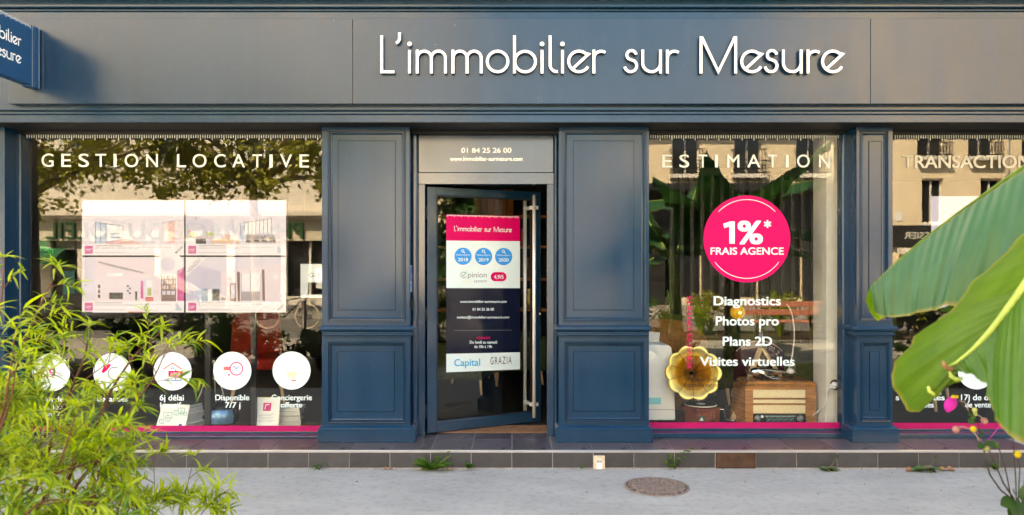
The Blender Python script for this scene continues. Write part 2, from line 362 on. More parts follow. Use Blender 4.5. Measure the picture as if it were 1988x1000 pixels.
scr('s_white', (.78,.75,.98)); scr('s_lav', (.62,.60,.86)); scr('s_sky', (.50,.62,.95)); scr('s_pink', (.88,.77,.95)); scr('s_rose', (.82,.50,.56))
scr('s_grey', (.26,.23,.3)); scr('s_dark', (.03,.025,.045)); scr('s_mag', (.72,.05,.38)); scr('s_wood', (.78,.52,.40)); scr('s_green', (.45,.55,.25)); scr('s_red', (.75,.12,.15)); scr('s_blue', (.25,.38,.62)); scr('s_brown', (.2,.1,.1)); scr('s_bright', (.98,.95,1.12)); scr('s_line', (.42,.38,.48))

# ------------------------------------------------------------------ flat print and lettering
_geo = {}
def text_geo(s, off=.0, sp=1.0):
    """outline of a line of type as a flat mesh: vertices, faces, left and right edge, height of a capital H = 1"""
    k = (s, off, sp)
    if k in _geo: return _geo[k]
    cu = bpy.data.curves.new('type', 'FONT'); cu.body = s; cu.size = 1; cu.offset = 0; cu.fill_mode = 'FRONT'; cu.space_character = sp; cu.resolution_u = 5
    o = bpy.data.objects.new('type', cu); COL.objects.link(o)
    me = bpy.data.meshes.new_from_object(o.evaluated_get(bpy.context.evaluated_depsgraph_get()))
    v = [(q.co.x/.682, q.co.y/.682) for q in me.vertices]; f = [tuple(p.vertices) for p in me.polygons]
    bpy.data.objects.remove(o); bpy.data.curves.remove(cu); bpy.data.meshes.remove(me)
    if off > 0:                                            # heavier weight: the outline overprinted on small shifts
        d = off*1.25; n = len(v); v0, f0 = v, f; v, f = [], []
        for k2, (ax, ay) in enumerate(((-1,-1),(1,-1),(-1,1),(1,1),(0,0),(-1,0),(1,0))):
            v += [(x+d*ax, y*(1-2*d*.0)+d*.55*ay+(.0)) for x, y in v0]; f += [tuple(i+k2*n for i in q) for q in f0]
    xs = [a for a, b in v]; _geo[k] = (v, f, min(xs), max(xs)); return _geo[k]

class Print:
    """flat print laid on a real surface: shapes in photo pixels, mapped by fn(px, py, lift)"""
    def __init__(s, fn): s.fn, s.mb, s.mats = fn, MB(), []
    def mi(s, m):
        m = M[m]
        if m not in s.mats: s.mats.append(m)
        return s.mats.index(m)
    def poly(s, pts, m, lift=0): s.mb.add([s.fn(x, y, lift) for x, y in pts], [tuple(range(len(pts)))], s.mi(m)); return s
    def rect(s, x0, y0, x1, y1, m, lift=0): return s.poly([(x0,y0),(x1,y0),(x1,y1),(x0,y1)], m, lift)
    def disc(s, cx, cy, r, m, lift=0, n=40): return s.poly([(cx+r*math.cos(2*math.pi*i/n), cy+r*math.sin(2*math.pi*i/n)) for i in range(n)], m, lift)
    def line(s, pts, w, m, lift=0):
        V, Fs = ribbon(pts, w); s.mb.add([s.fn(x, y, lift) for x, y in V], Fs, s.mi(m)); return s
    def arc(s, cx, cy, r, a0, a1, w, m, lift=0, n=28): return s.line(arc(cx, cy, r, a0, a1, n), w, m, lift)
    def text(s, t, x0, x1, top, base, m, lift=0, off=.018, sp=1.0, base2=None, slant=0):
        """fits the width x0..x1 with capitals from top to base; base2 = base at the right end on a slanting line"""
        v, f, a, b = text_geo(t, off, sp); dy = 0 if base2 is None else base2-base
        q = [(x0+(x-a)/(b-a)*(x1-x0), base+dy*(x-a)/(b-a)-y*(base-top)) for x, y in v]
        n = len(q); k7 = n//7 if off > 0 else n
        s.mb.add([s.fn(x, y, lift+.00002*(i//max(1, k7))) for i, (x, y) in enumerate(q)], f, s.mi(m)); return s
    def build(s, name, parent=None):
        o = s.mb.build(name, s.mats, parent)
        if name in ('lettering', 'print', 'ruler_strip'): o['kind'] = 'stuff'
        return o
def arc(cx, cy, r, a0, a1, n=20): return [(cx+r*math.cos(R(a0+(a1-a0)*i/n)), cy+r*math.sin(R(a0+(a1-a0)*i/n))) for i in range(n+1)]
def ribbon(pts, w):
    n = len(pts); L, Rr = [], []
    for i in range(n):
        a = Vector(pts[max(i-1, 0)]); b = Vector(pts[min(i+1, n-1)]); p = Vector(pts[i])
        if 0 < i < n-1:
            d1 = (p-a).normalized(); d2 = (b-p).normalized(); t = (d1+d2)
            t = t.normalized() if t.length > .2 else d1; nn = Vector((-t.y, t.x)); k = w/2/max(.5, abs(nn.dot(Vector((-d1.y, d1.x)))))
        else:
            t = (b-a).normalized(); nn = Vector((-t.y, t.x)); k = w/2
        L.append(tuple(p+nn*k)); Rr.append(tuple(p-nn*k))
    return L+Rr, [(i, i+1, n+i+1, n+i) for i in range(n-1)]
def on_Y(Y): return lambda x, y, lift=0: P(x, y, Y-lift)

# the shop's name in its own thin rounded lettering: (letter, [strokes]) in photo pixels
def stem(x, t, b=142.5): return [(x, t), (x, b)]
def m_(x): return [stem(x, 96.5), arc(x+13.7, 113, 13.7, 180, 360)+[(x+27.4, 142.5)], arc(x+41.1, 113, 13.7, 180, 360)+[(x+54.8, 142.5)]]
def e_(x): return [[(x-12.4, 133.6), (x+18.6, 105.3)]+arc(x, 119.3, 20, -44, -330, 36)[1:]]
def s_(x): return [arc(x+14.2, 107, 9, -8, -232, 18)+arc(x+12.6, 127.6, 11.6, -52, 170, 20)]
def u_(x): return [[(x+3.1, 96.5)]+arc(x+20.3, 122, 17.2, 180, 0, 20), stem(x+37.5, 96.5)]
def r_(x): return [stem(x, 96.5), arc(x+14, 113.5, 14, 180, 305, 16)]
def i_(x): return [stem(x, 97), ('dot', x, 85.3, 4.3)]
NAME = [('L', [[(741,69),(741,139.4),(765.6,139.4)]]), ("'", [[(775.6,63)]+arc(765.6, 74, 10, 0, 72, 10)]), ('i', i_(795)), ('m', m_(810)), ('m', m_(879.4)),
        ('o', [arc(966, 119.3, 20, 0, 360, 40)]), ('b', [stem(998.8, 69), arc(1019.5, 119.6, 20, 0, 360, 40)]), ('i', i_(1052.3)), ('l', [[(1068,69)]+arc(1081, 126, 13, 180, 82, 12)]),
        ('i', i_(1092)), ('e', e_(1124)), ('r', r_(1153)), ('s', s_(1211.8)), ('u', u_(1244.7)), ('r', r_(1295.6)),
        ('M', [stem(1361, 70.5), [(1362.4,72),(1394.6,139),(1426.8,72)], stem(1428.2, 70.5)]), ('e', e_(1460)), ('s', s_(1484.4)), ('u', u_(1517.8)), ('r', r_(1568.8)), ('e', e_(1617))]
def name_print(pr, rng_, box, m, lift, w=6.2, skew=0):
    """part of the name mapped into the pixel box x0, x1, cap top, base; skew = drop of the base towards x1"""
    i0, i1, sx0, sx1 = rng_; x0, x1, t, b = box; k = 0
    fx = lambda x: x0+(x-sx0)/(sx1-sx0)*(x1-x0); fy = lambda x, y: b-(142.5-y)/73.5*(b-t)+skew*(x-sx0)/(sx1-sx0)
    for _, st in NAME[i0:i1]:
        for q in st:
            k += 1
            if q[0] == 'dot': V = [(q[1]+q[3]*math.cos(a*.524), q[2]+q[3]*math.sin(a*.524)) for a in range(12)]; Fs = [tuple(range(12))]
            else: V, Fs = ribbon(q, w)
            pr.mb.add([pr.fn(fx(x), fy(x, y), lift+.00005*(k % 4)) for x, y in V], Fs, pr.mi(m))
# ------------------------------------------------------------------ ground
WB = set()                                                 # things whose parts are given in world coordinates
_link = link
def link(name, me, parent=None, mats=None):
    o = _link(name, me, parent, mats)
    if parent is not None and parent.name in WB: o.matrix_parent_inverse = Matrix.Translation(-Vector(parent.location))
    return o
def wthing(name, label, cat, loc, group=None, kind=None):
    t = thing(name, label, cat, loc, 0, group, kind); WB.add(t.name); return t
def sheet(name, x0, x1, y0, y1, z, m, label=None, thick=.25, mb=None):
    b = MB(); b.box(x0, x1, y0, y1, z-thick, z); o = b.build(name, m); tag(o, label, None, None, 'structure'); return o
EDGE = -.297                                               # front of the step
sheet('ground', -260, 260, -320, 200, -.30, M['far_pave'], 'ground running out to the horizon')
# shop-side pavement, one sheet gently waved by old patches
b = MB(); nx, ny = 120, 44; xs = np.linspace(-16, 14, nx); ys = np.linspace(-3.15, EDGE+.02, ny)
for yy in ys:
    for xx in xs: b.v.append((xx, yy, .0025*math.sin(xx*1.7+yy*2.1)+.002*math.sin(xx*4.1-yy*3.3)-.002))
for j in range(ny-1):
    for i in range(nx-1): b.f.append((j*nx+i, j*nx+i+1, (j+1)*nx+i+1, (j+1)*nx+i)); b.m.append(0); b.sm.append(True)
tag(b.build('pavement', M['asphalt']), 'pale grey asphalt pavement in front of the shop step', None, None, 'structure')
sheet('planting_bed', -16, -.55, -5.45, -3.15, -.01, M['soil'], 'soil bed of the left shrub', .28)
sheet('planting_bed', .55, 14, -5.6, -3.15, -.01, M['soil'], 'soil bed of the banana plants', .28)
sheet('path', -.55, .55, -5.6, -3.15, -.004, M['asphalt'], 'asphalt path between the two planted beds', .28)
sheet('path', -40, 40, -9.3, -5.6, -.004, M['far_pave'], 'sunlit walk behind the planted beds', .28)
sheet('planting_bed', 2.2, 24, -11.2, -9.3, .03, M['soil'], 'soil bed behind the bench', .3)
sheet('kerb', -40, 40, -9.5, -9.3, .02, M['stone_kerb'], 'granite kerb along the street', .3).location = (-37.8, 0, 0)
sheet('road', -60, 60, -17.0, -9.5, -.12, M['road'], 'asphalt street across from the shop', .17)
sheet('kerb', -60, 60, -17.2, -17.0, .03, M['stone_kerb'], 'granite kerb of the opposite pavement', .3)
sheet('pavement', -60, 60, -22.3, -17.2, .02, M['far_pave'], 'pavement in front of the opposite houses', .3)

# ------------------------------------------------------------------ tiled step
TP = .3275; TZ = .145
step = wthing('step', 'low shop step clad in dark violet tiles with a bright metal edge', None, (0, EDGE, 0), None, 'structure')
b = MB(); b.box(-12, 10, EDGE+.0055, .4, -.05, TZ-.0045); b.build('step_core', M['grout'], step)
def tile_mesh(x, y, z):
    q = MB(); q.box(0, x, 0, y, 0, z); return q.mesh('tile')
tm1 = tile_mesh(TP-.006, .38, .010); tm2 = tile_mesh(TP-.006, .28, .010); rm = tile_mesh(TP-.006, .012, TZ-.022)
for me in (tm1, tm2): me.materials.append(M['tile'])
rm.materials.append(M['riser_tile'])
vent_k = None
for k in range(-15, 13):
    x = k*TP+.002
    for me, y, n in ((tm1, EDGE+.006, 'tile'), (tm2, EDGE+.006+.384, 'tile')):
        o = bpy.data.objects.new(n, me); COL.objects.link(o); o.parent = step; o.matrix_parent_inverse = Matrix.Translation(-Vector(step.location))
        o.location = (x, y, TZ-.010+rng.uniform(-.0006, .0006)); bevel(o, .0015, 1)
    if abs(x+TP/2-(1425-HX)*6.05/F) < TP*.5: vent_k = k; continue
    o = bpy.data.objects.new('riser_tile', rm); COL.objects.link(o); o.parent = step; o.matrix_parent_inverse = Matrix.Translation(-Vector(step.location))
    o.location = (x, EDGE+rng.uniform(0, .001), .008); bevel(o, .0015, 1)
b = MB(); b.box(-12, 10, EDGE-.005, EDGE+.004, TZ-.016, TZ+.003); b.box(-12, 10, EDGE+.004, EDGE+.020, TZ+.0006, TZ+.003); bevel(b.build('nosing', M['nosing'], step), .002)
# rusty air grille in the riser
vx0, vx1 = vent_k*TP+.004, (vent_k+1)*TP-.003
g = wthing('air_grille', 'rusty brown perforated air grille set in the riser of the step', 'grille', ((vx0+vx1)/2, EDGE, 0))
b = MB(); b.box(vx0, vx1, EDGE+.006, EDGE+.010, .004, TZ-.018); b.build('back_plate', M['iron_dark'], g)
b = MB(); fw = .006
b.box(vx0, vx1, EDGE-.002, EDGE+.006, .002, .002+fw); b.box(vx0, vx1, EDGE-.002, EDGE+.006, TZ-.018-fw, TZ-.018); b.box(vx0, vx0+fw, EDGE-.002, EDGE+.006, .002+fw, TZ-.018-fw); b.box(vx1-fw, vx1, EDGE-.002, EDGE+.006, .002+fw, TZ-.018-fw)
b.build('frame', M['rust'], g)
b = MB()
for i in range(34):
    x = vx0+fw+(i+.5)*(vx1-vx0-2*fw)/34; b.box(x-.0023, x+.0023, EDGE, EDGE+.004, .002+fw, TZ-.018-fw)
for i in range(13):
    z = .002+fw+(i+.5)*(TZ-.020-2*fw)/13; b.box(vx0+fw, vx1-fw, EDGE-.001, EDGE+.003, z-.0023, z+.0023)
tag(b.build('mesh', M['rust'], g), kind='stuff')
# small cream service box
bx0, bx1 = X_(1152, EDGE), X_(1173.5, EDGE); bz0, bz1 = 0.0, Z_(884, EDGE)
g = wthing('service_box', 'small cream plastic service box fixed to the riser of the step', 'box', ((bx0+bx1)/2, EDGE, 0))
b = MB(); b.box(bx0, bx1, EDGE-.030, EDGE, bz0, bz1); bevel(b.build('housing', M['cream_plastic'], g), .003)
b = MB(); xm = (bx0+bx1)/2
b.box(xm-.022, xm+.022, EDGE-.036, EDGE-.030, bz0+.004, bz0+.085); bevel(b.build('cover', M['white_plastic'], g), .002)
b = MB()
for i in range(4):
    for j in range(3): b.box(xm-.019+i*.0105, xm-.013+i*.0105, EDGE-.038, EDGE-.036, .058+j*.009, .064+j*.009)
b.build('grating', M['dark_metal'], g)
# manhole cover
mc = P(1275, 945, 0); md = CZ*F/(945-HY); mx, my = (1275-HX)*md/F, md-D
mh = wthing('manhole_cover', 'round worn iron manhole cover in the asphalt pavement', 'manhole cover', (mx, my, 0))
b = MB(); b.lathe([(.238, .0015), (.238, .006), (.222, .007), (.219, .001)], 48, (mx, my, 0)); b.build('ring', M['iron'], mh)
b = MB(); b.lathe([(.219, .0), (.219, .003), (.0005, .003)], 48, (mx, my, 0), smooth=False); b.build('plate', M['iron_dark'], mh)
b = MB(); r3 = random.Random(5); ang = R(-28)
for j in range(-9, 10):
    w = j*.0235
    half = math.sqrt(max(0, .210**2-w*w)); x = -half+(.03 if j % 2 else 0)
    while x < half-.02:
        l = min(.062, half-x)
        if l > .015:
            cx, cy = x+l/2, w
            b.obox((mx+cx*math.cos(ang)-cy*math.sin(ang), my+cx*math.sin(ang)+cy*math.cos(ang), .0055), (l/2*math.cos(ang), l/2*math.sin(ang), 0), (-.0085*math.sin(ang), .0085*math.cos(ang), 0), (0, 0, .0035))
        x += .070
tag(b.build('relief', M['iron'], mh), kind='stuff')

# ------------------------------------------------------------------ the shop building
shop = wthing('shop_building', 'dark blue painted estate agency shopfront with a long signboard', 'shop', (1, .3, 0))
b = MB()
b.box(-16, 14, .06, .40, 3.86, 9.0); b.box(-16, -5.3, .06, .4, 0, 2.81); b.box(7.9, 14, .06, .4, 0, 2.81)
b.box(-16, -15.7, .4, 9.6, 0, 9.0); b.box(13.7, 14, .4, 9.6, 0, 9.0); b.box(-15.7, 13.7, 9.3, 9.6, 0, 9.0)
b.build('upper_wall', M['warm_wall'], shop)
b = MB(); b.box(-16.2, 14.2, -.1, 9.8, 9.0, 9.2); b.build('roof', M['zinc'], shop)
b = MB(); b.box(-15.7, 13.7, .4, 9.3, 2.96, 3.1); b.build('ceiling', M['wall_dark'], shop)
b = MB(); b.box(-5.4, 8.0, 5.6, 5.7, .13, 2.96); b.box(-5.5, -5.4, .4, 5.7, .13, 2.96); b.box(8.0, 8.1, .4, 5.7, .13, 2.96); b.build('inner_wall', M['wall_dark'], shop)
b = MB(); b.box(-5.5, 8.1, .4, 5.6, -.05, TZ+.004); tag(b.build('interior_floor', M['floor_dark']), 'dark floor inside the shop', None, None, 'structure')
# cornice and frieze: one moulded profile along the front
prof = [(.45,2.808),(-.2,2.808),(-.2,2.864),(-.214,2.868),(-.218,2.874),(-.218,2.882),(-.198,2.885),(-.198,2.893),(-.222,2.897),(-.228,2.904),(-.228,2.912),(-.2,2.916),
        (-.2,3.706),(-.212,3.709),(-.216,3.715),(-.216,3.720),(-.192,3.723),(-.192,3.733),(-.224,3.737),(-.230,3.744),(-.230,3.754),(-.206,3.757),(-.206,3.806),(-.34,3.812),(-.34,3.90),(.45,3.90)]
b = MB(); b.prism(prof, -6.2, 8.6, lambda a, z, x: (x, a, z)); co = b.build('cornice', M['paint'], shop)
b = MB(); b.box(-6.2, 8.6, -.196, .184, 2.803, 2.8078); b.build('soffit', M['black_blue'], co)
# pilasters
def pilaster(xa, xb, up, uf, lo, lf, ledge, plinth):
    """face edges, then px boxes (x0,y0,x1,y1) of the upper panel and its field, the lower ones, ledge and plinth spans (px)"""
    x0, x1 = X_(xa, 0), X_(xb, 0); T = 2.808; dp = .022
    bx = lambda q: (X_(q[0], 0), X_(q[2], 0), Z_(q[3], 0), Z_(q[1], 0))
    U, L = bx(up), bx(lo)
    b = MB(); b.box(x0, x1, dp+.012, .36, TZ, T)
    for (p0, p1) in ((x0, U[0]), (U[1], x1)): b.box(p0, p1, 0, dp+.012, TZ, T)
    for (z0, z1) in ((TZ, L[2]), (L[3], U[2]), (U[3], T)): b.box(U[0], U[1], 0, dp+.012, z0, z1)
    if abs(L[0]-U[0]) > .001: b.box(min(L[0], U[0]), max(L[0], U[0]), .0005, dp+.012, L[2]-.01, L[3]+.01); b.box(min(L[1], U[1]), max(L[1], U[1]), .0005, dp+.012, L[2]-.01, L[3]+.01)
    o = b.build('pilaster', M['paint'], shop)
    for (q, f) in ((U, bx(uf)), (L, bx(lf))):
        b = MB(); fi = (f[0]-q[0]); lp = [(0, 0), (.0012, .008), (.0036, .008), (.0046, -.009), (.007, -.011), (.011, -.010), (.013, -.002), (.0142, .009), (.0166, .009), (.0178, .001), (.023, .0015), (.0245, .012), (.026, .019), (.0285, .019), (.0295, .010), (.034, .012), (.0365, .019), (.040, dp)]
        b.loft_rects(q[0]-.0008, q[1]+.0008, q[2]-.0008, q[3]+.0008, lp, 0, False)
        i0 = .040
        X0, X1, Z0, Z1 = q[0]+i0-.0008, q[1]-i0+.0008, q[2]+i0-.0008, q[3]-i0+.0008
        # flat margin around the slightly raised field
        vs = [(X0,dp,Z0),(X1,dp,Z0),(X1,dp,Z1),(X0,dp,Z1),(f[0],dp,f[2]),(f[1],dp,f[2]),(f[1],dp,f[3]),(f[0],dp,f[3])]
        b.add(vs, [(j, (j+1)%4, 4+(j+1)%4, 4+j) for j in range(4)])
        b.loft_rects(f[0], f[1], f[2], f[3], [(0, dp), (.0012, dp+.007), (.0038, dp+.007), (.0055, dp-.004), (.0075, dp-.005)], 0, True)
        b.build('panel', M['paint'], o)
    l0, l1 = X_(ledge[0], -.05), X_(ledge[1], -.05); b = MB()
    pr = [(.06,0.0),(-.012,0.0),(-.018,.004),(-.018,.010),(-.026,.014),(-.032,.020),(-.032,.030),(-.022,.034),(-.022,.044),(-.036,.052),(-.046,.062),(-.050,.072),(-.050,.086),(-.042,.094),(-.022,.099),(.06,.101)]
    zl = 1.030; n = len(pr); rows = []
    for yy, zz in pr:                                       # mitred round the three free sides
        q = -yy if yy < 0 else -.001
        a = max(0, .05-q)
        rows.append([(l0+a, .22, zl+zz), (l0+a, min(yy, .02), zl+zz), (l1-a, min(yy, .02), zl+zz), (l1-a, .22, zl+zz)])
    vs = [p for r in rows for p in r]; b.add(vs, [(4*i+j, 4*i+j+1, 4*i+5+j, 4*i+4+j) for i in range(n-1) for j in range(3)]); b.build('ledge', M['paint'], o)
    p0, p1 = X_(plinth[0], -.032), X_(plinth[1], -.032); zt = Z_(828, -.03)
    b = MB(); b.box(p0, p1, -.032, .2, TZ+.0005, zt-.018)
    b.add([(p0,-.032,zt-.018),(p1,-.032,zt-.018),(p1,.2,zt-.018),(p0,.2,zt-.018),(p0+.028,-.002,zt),(p1-.028,-.002,zt),(p1-.028,.2,zt),(p0+.028,.2,zt)], [(0,1,5,4),(1,2,6,5),(3,0,4,7),(4,5,6,7)]); bevel(b.build('plinth', M['paint'], o), .002)
    return o
pilaster(-166, 9, (-155,256,-2,625), (-136,272,-20,604), (-155,664,-2,821), (-136,682,-20,800), (-172,16), (-174,18))
pB = pilaster(625, 795, (636,252,788,625), (655,272,768,603), (635,663,789,822), (653,682,766,801), (620,804), (617,806))
pC = pilaster(1085, 1260, (1092,252,1255,625), (1113,272,1232,603), (1095,663,1252,821), (1113,682,1233,800), (1077,1265), (1079,1267))
pD = pilaster(1663, 1733, (1669,253,1725,623), (1688,273,1714,603), (1671,663,1730,819), (1690,682,1710,798), (1656,1744), (1655,1746))
pilaster(2080, 2220, (2092,253,2208,623), (2110,273,2190,603), (2092,663,2208,819), (2110,682,2190,798), (2075,2225), (2073,2227))
# pictogram label and bell push on the door side of the left pilaster
px_ = X_(795, 0)
fnB = lambda u, v, lift=0: Vector((px_+.0008+lift, u, v))
pr = Print(fnB); z0, z1 = Z_(566, .1), Z_(516, .1)
pr.rect(.045, z0, .205, z1, 'white_vinyl'); pr.rect(.055, z0+.085, .195, z1-.006, 'access_blue', .0004); pr.rect(.055, z0+.008, .195, z0+.075, 'access_blue', .0004)
pr.disc(.125, z1-.030, .010, 'white_vinyl', .0008, 12); pr.line([(.125, z1-.045), (.125, z1-.075), (.150, z1-.080), (.158, z1-.11)], .010, 'white_vinyl', .0008); pr.arc(.122, z1-.088, .026, 60, 300, .007, 'white_vinyl', .0008, 14)
for k in range(3): pr.line([(.07, z0+.02+.02*k), (.18, z0+.02+.02*k)], .007, 'white_vinyl', .0008)
pr.build('access_label', pB)
b = MB(); b.box(px_, px_+.014, .08, .15, Z_(601, .1), Z_(583, .1)); bevel(b.build('bell_push', M['black_blue'], pB), .003)

# ------------------------------------------------------------------ signboard with raised letters
FB = -.27; zb, zt = Z_(201.5, FB), Z_(36, FB)
boards = []
for x0, x1 in ((X_(17, FB), X_(684.6, FB)-.0018), (X_(684.6, FB)+.0018, X_(1690, FB)-.0018), (X_(1690, FB)+.0018, 8.4)):
    b = MB(); b.box(x0, x1, FB, -.196, zb, zt); boards.append(bevel(b.build('fascia_board', M['fascia'], shop), .0025))
LF = FB-.042
for li, (nm, strokes) in enumerate(NAME):
    b = MB(); k = 0
    for q in strokes:
        y0 = LF-.0004*k; k += 1
        if q[0] == 'dot': poly = [(q[1]+q[3]*math.cos(R(a*20)), q[2]+q[3]*math.sin(R(a*20))) for a in range(18)]; rings = [poly]
        else:
            V, Fs = ribbon(q, 5.3); n = len(q); rings = [V[:n]+V[n:][::-1]]
            if q[0] == q[-1] or (Vector(q[0])-Vector(q[-1])).length < .01: rings = None
        if rings:
            pts = [P(x, y, LF) for x, y in rings[0]]; n2 = len(pts)
            if q[0] == 'dot':
                vs = [(p.x, y0, p.z) for p in pts]+[(p.x, FB-.012, p.z) for p in pts]
                b.add(vs, [(i, (i+1)%n2, n2+(i+1)%n2, n2+i) for i in range(n2)], 1); o_ = len(b.v)-2*n2
                b.f.append(tuple(o_+i for i in range(n2))); b.m.append(0); b.sm.append(False)
                c = sum(pts, Vector())/n2; b.bar((c.x, FB-.014, c.z-.012), (c.x, FB-.014, c.z-.04), .004, .004, 1)
                b.bar((c.x, FB-.014, c.z), (c.x, FB, c.z), .006, .006, 1)
                continue
        V, Fs = ribbon(q, 5.3); n = len(q)
        if n > 2 and (Vector(q[0])-Vector(q[-1])).length < .01:
            c = (sum(x for x, y in q[:-1])/(n-1), sum(y for x, y in q[:-1])/(n-1)); r0 = (Vector(q[0])-Vector(c)).length
            V = [(c[0]+(r0+2.65)*math.cos(2*math.pi*i/(n-1)), c[1]+(r0+2.65)*math.sin(2*math.pi*i/(n-1))) for i in range(n)]+[(c[0]+(r0-2.65)*math.cos(2*math.pi*i/(n-1)), c[1]+(r0-2.65)*math.sin(2*math.pi*i/(n-1))) for i in range(n)]
        pts = [P(x, y, LF) for x, y in V]; m = len(pts)
        vs = [(p.x, y0, p.z) for p in pts]+[(p.x, FB-.012, p.z) for p in pts]; o_ = len(b.v); b.v.extend(vs)
        for i in range(n-1):
            for f, mi in (((i, i+1, n+i+1, n+i), 0), ((m+i, m+i+1, i+1, i), 1), ((n+i, n+i+1, m+n+i+1, m+n+i), 1)): b.f.append(tuple(o_+j for j in f)); b.m.append(mi); b.sm.append(False)
        for e in (0, n-1): b.f.append(tuple(o_+j for j in (e, n+e, m+n+e, m+e))); b.m.append(1); b.sm.append(False)
        for e in (0, n-1):
            p = (pts[e]+pts[n+e])/2; b.bar((p.x, FB-.013, p.z), (p.x, FB, p.z), .006, .006, 1)
    b.build('letter', [M['letter_white'], M['letter_side']], boards[1])

# ------------------------------------------------------------------ shop windows
GY = .22
def ruler(pr, x0, x1, y, m='haze_vinyl'):
    k = 0; x = x0
    while x < x1:
        pr.rect(x, y, x+1.9, y+(10.5 if k % 5 == 0 else 6.8), m); x += 4.55; k += 1
def window(x0, x1, band, rail_y, posts):
    """x0, x1 in metres between the pilasters; band (px y0, y1, x0, x1)"""
    b = MB(); zt_ = Z_(261, GY); zr = Z_(rail_y, GY)
    b.box(x0, x1, .185, .30, zt_, 2.8075)
    o = b.build('window', M['black_blue'], shop)
    b = MB(); b.box(x0, x1, .13, .26, TZ+.001, zr-.012); b.add([(x0,.13,zr-.012),(x1,.13,zr-.012),(x1,.205,zr),(x0,.205,zr),(x0,.26,zr),(x1,.26,zr)], [(0,1,2,3),(3,2,5,4)])
    b.box(x0, x1, .205, .245, zr, zr+.012); bevel(b.build('sill', M['metal_blue'], o), .003)
    for p0, p1 in posts:
        b = MB(); b.box(X_(p0, .2), X_(p1, .2), .15, .27, zr, zt_); bevel(b.build('post', M['metal_blue'], o), .012, 3)
    b = MB(); b.box(x0+.002, x1-.002, GY, GY+.010, zr+.012, zt_); b.build('pane', M['glass'], o)
    pr = Print(on_Y(GY-.0012)); pr.rect(band[2], band[0], band[3], band[1], 'pink_band'); pr.build('pink_band', o)
    return o
xA, xB, xC, xD, xE = X_(9, 0), X_(625, 0), X_(1260, 0), X_(1663, 0), X_(1733, 0)
wL = window(xA, xB, (826.5, 838.5, 49, 640), 840, ((36, 48),))
wM = window(xC, xD, (820, 832, 1245, 1631), 834, ((1631, 1645),))
wR = window(xE, X_(2080, 0), (821, 833, 1700, 2110), 835, ())
gl = on_Y(GY-.0014)
def word(win, t, x0, x1, top, base, m='white_vinyl', **k):
    pr = Print(gl); pr.text(t, x0, x1, top, base, m, 0, **k); return pr.build('lettering', win)
def letters(win, t, boxes, top, base, slope=0):
    for ch, (x0, x1) in zip(t, boxes): pr = Print(gl); pr.text(ch, x0, x1, top+slope*(x0-boxes[0][0]), base+slope*(x0-boxes[0][0]), 'haze_vinyl', 0, .006); pr.build('letter', win)
letters(wL, 'GESTIONLOCATIVE', [(80.5,104),(119,138),(152.5,172.5),(185,206),(220.5,226.5),(242,268.5),(284,306.5),(343.5,361),(374,401),(416,438),(451,475.5),(490,509),(523,529.5),(544,567),(581.5,600)], 298.6, 323.8, .0028)
letters(wM, 'ESTIMATION', [(1285.5,1305),(1319,1338),(1356,1373),(1388,1393.8),(1412,1435.5),(1451,1476),(1490.5,1509),(1525.5,1531.2),(1547.5,1572),(1590,1611)], 300.5, 325)
word(wR, 'TRANSACTION', 1752, 2001, 302, 326, 'frost_vinyl', off=.022)
for w, a, c in ((wL, 47, 626), (wM, 1258, 1632), (wR, 1737, 2080)):
    pr = Print(gl); ruler(pr, a, c, 262.2 if w is not wL else 261.6); pr.build('ruler_strip', w)
# five round stickers with pictograms
def sticker(win, cx, cy, r=37, draw=None):
    pr = Print(gl); pr.disc(cx, cy, r, 'white_vinyl', 0, 56)
    if draw: draw(pr, cx, cy)
    return pr.build('sticker', win)
L1, L2 = .0005, .001
def ic_rate(p, x, y):
    p.text('2,9', x-24, x+9, y-7, y+9, 'plum_ink', L1, .02); p.text('%', x+10, x+23, y-1, y+8, 'grey_ink', L1, .0); p.line([(x-24, y+13), (x+4, y+13)], 1, 'ghost_ink', L1)
def ic_drop(p, x, y):
    p.poly([(x-21,y-2),(x-16,y-12),(x-6,y-17),(x-2,y-14),(x-10,y-4),(x-18,y+2)], 'magenta', L1); p.arc(x+4, y+2, 12, 0, 300, 2, 'grey_ink', L1)
def ic_house(p, x, y):
    p.line([(x-18,y-4),(x,y-16),(x+18,y-4)], 2.4, 'salmon_ink', L1); p.rect(x-3, y-9.5, x+2.6, y-4, 'dot_blue', L1); p.line([(x-.2,y-10),(x-.2,y-3.5)], .8, 'white_vinyl', L2); p.line([(x-3.4,y-6.8),(x+3,y-6.8)], .8, 'white_vinyl', L2)
    p.rect(x-8, y-1, x+20, y+10.5, 'magenta', L1); p.text('LOUÉ', x-3.5, x+15, y+2.2, y+8, 'white_vinyl', L2, .03); p.rect(x+5, y+10.5, x+7, y+17, 'salmon_ink', L1); p.rect(x-17, y+16.5, x+18, y+18.2, 'access_blue', L1); p.rect(x+5, y-4, x+7, y-1, 'salmon_ink', L1)
def ic_clock(p, x, y):
    p.arc(x+8, y-4, 12.2, 0, 360, 2.2, 'plum_ink', L1, 40); p.line([(x+2,y-9.5),(x+8,y-4),(x+12.5,y-8.5)], 1.6, 'access_blue', L2); p.rect(x-17, y-8, x-5, y-1, 'salmon_ink', L1); p.line([(x-11,y-10),(x-11,y-5)], 1, 'plum_ink', L2); p.rect(x-9, y+6.5, x-4.5, y+9.5, 'plum_ink', L1)
    for a in range(0, 360, 90): p.line([(x+8+9*math.cos(R(a)), y-4+9*math.sin(R(a))), (x+8+10.6*math.cos(R(a)), y-4+10.6*math.sin(R(a)))], .8, 'grey_ink', L2)
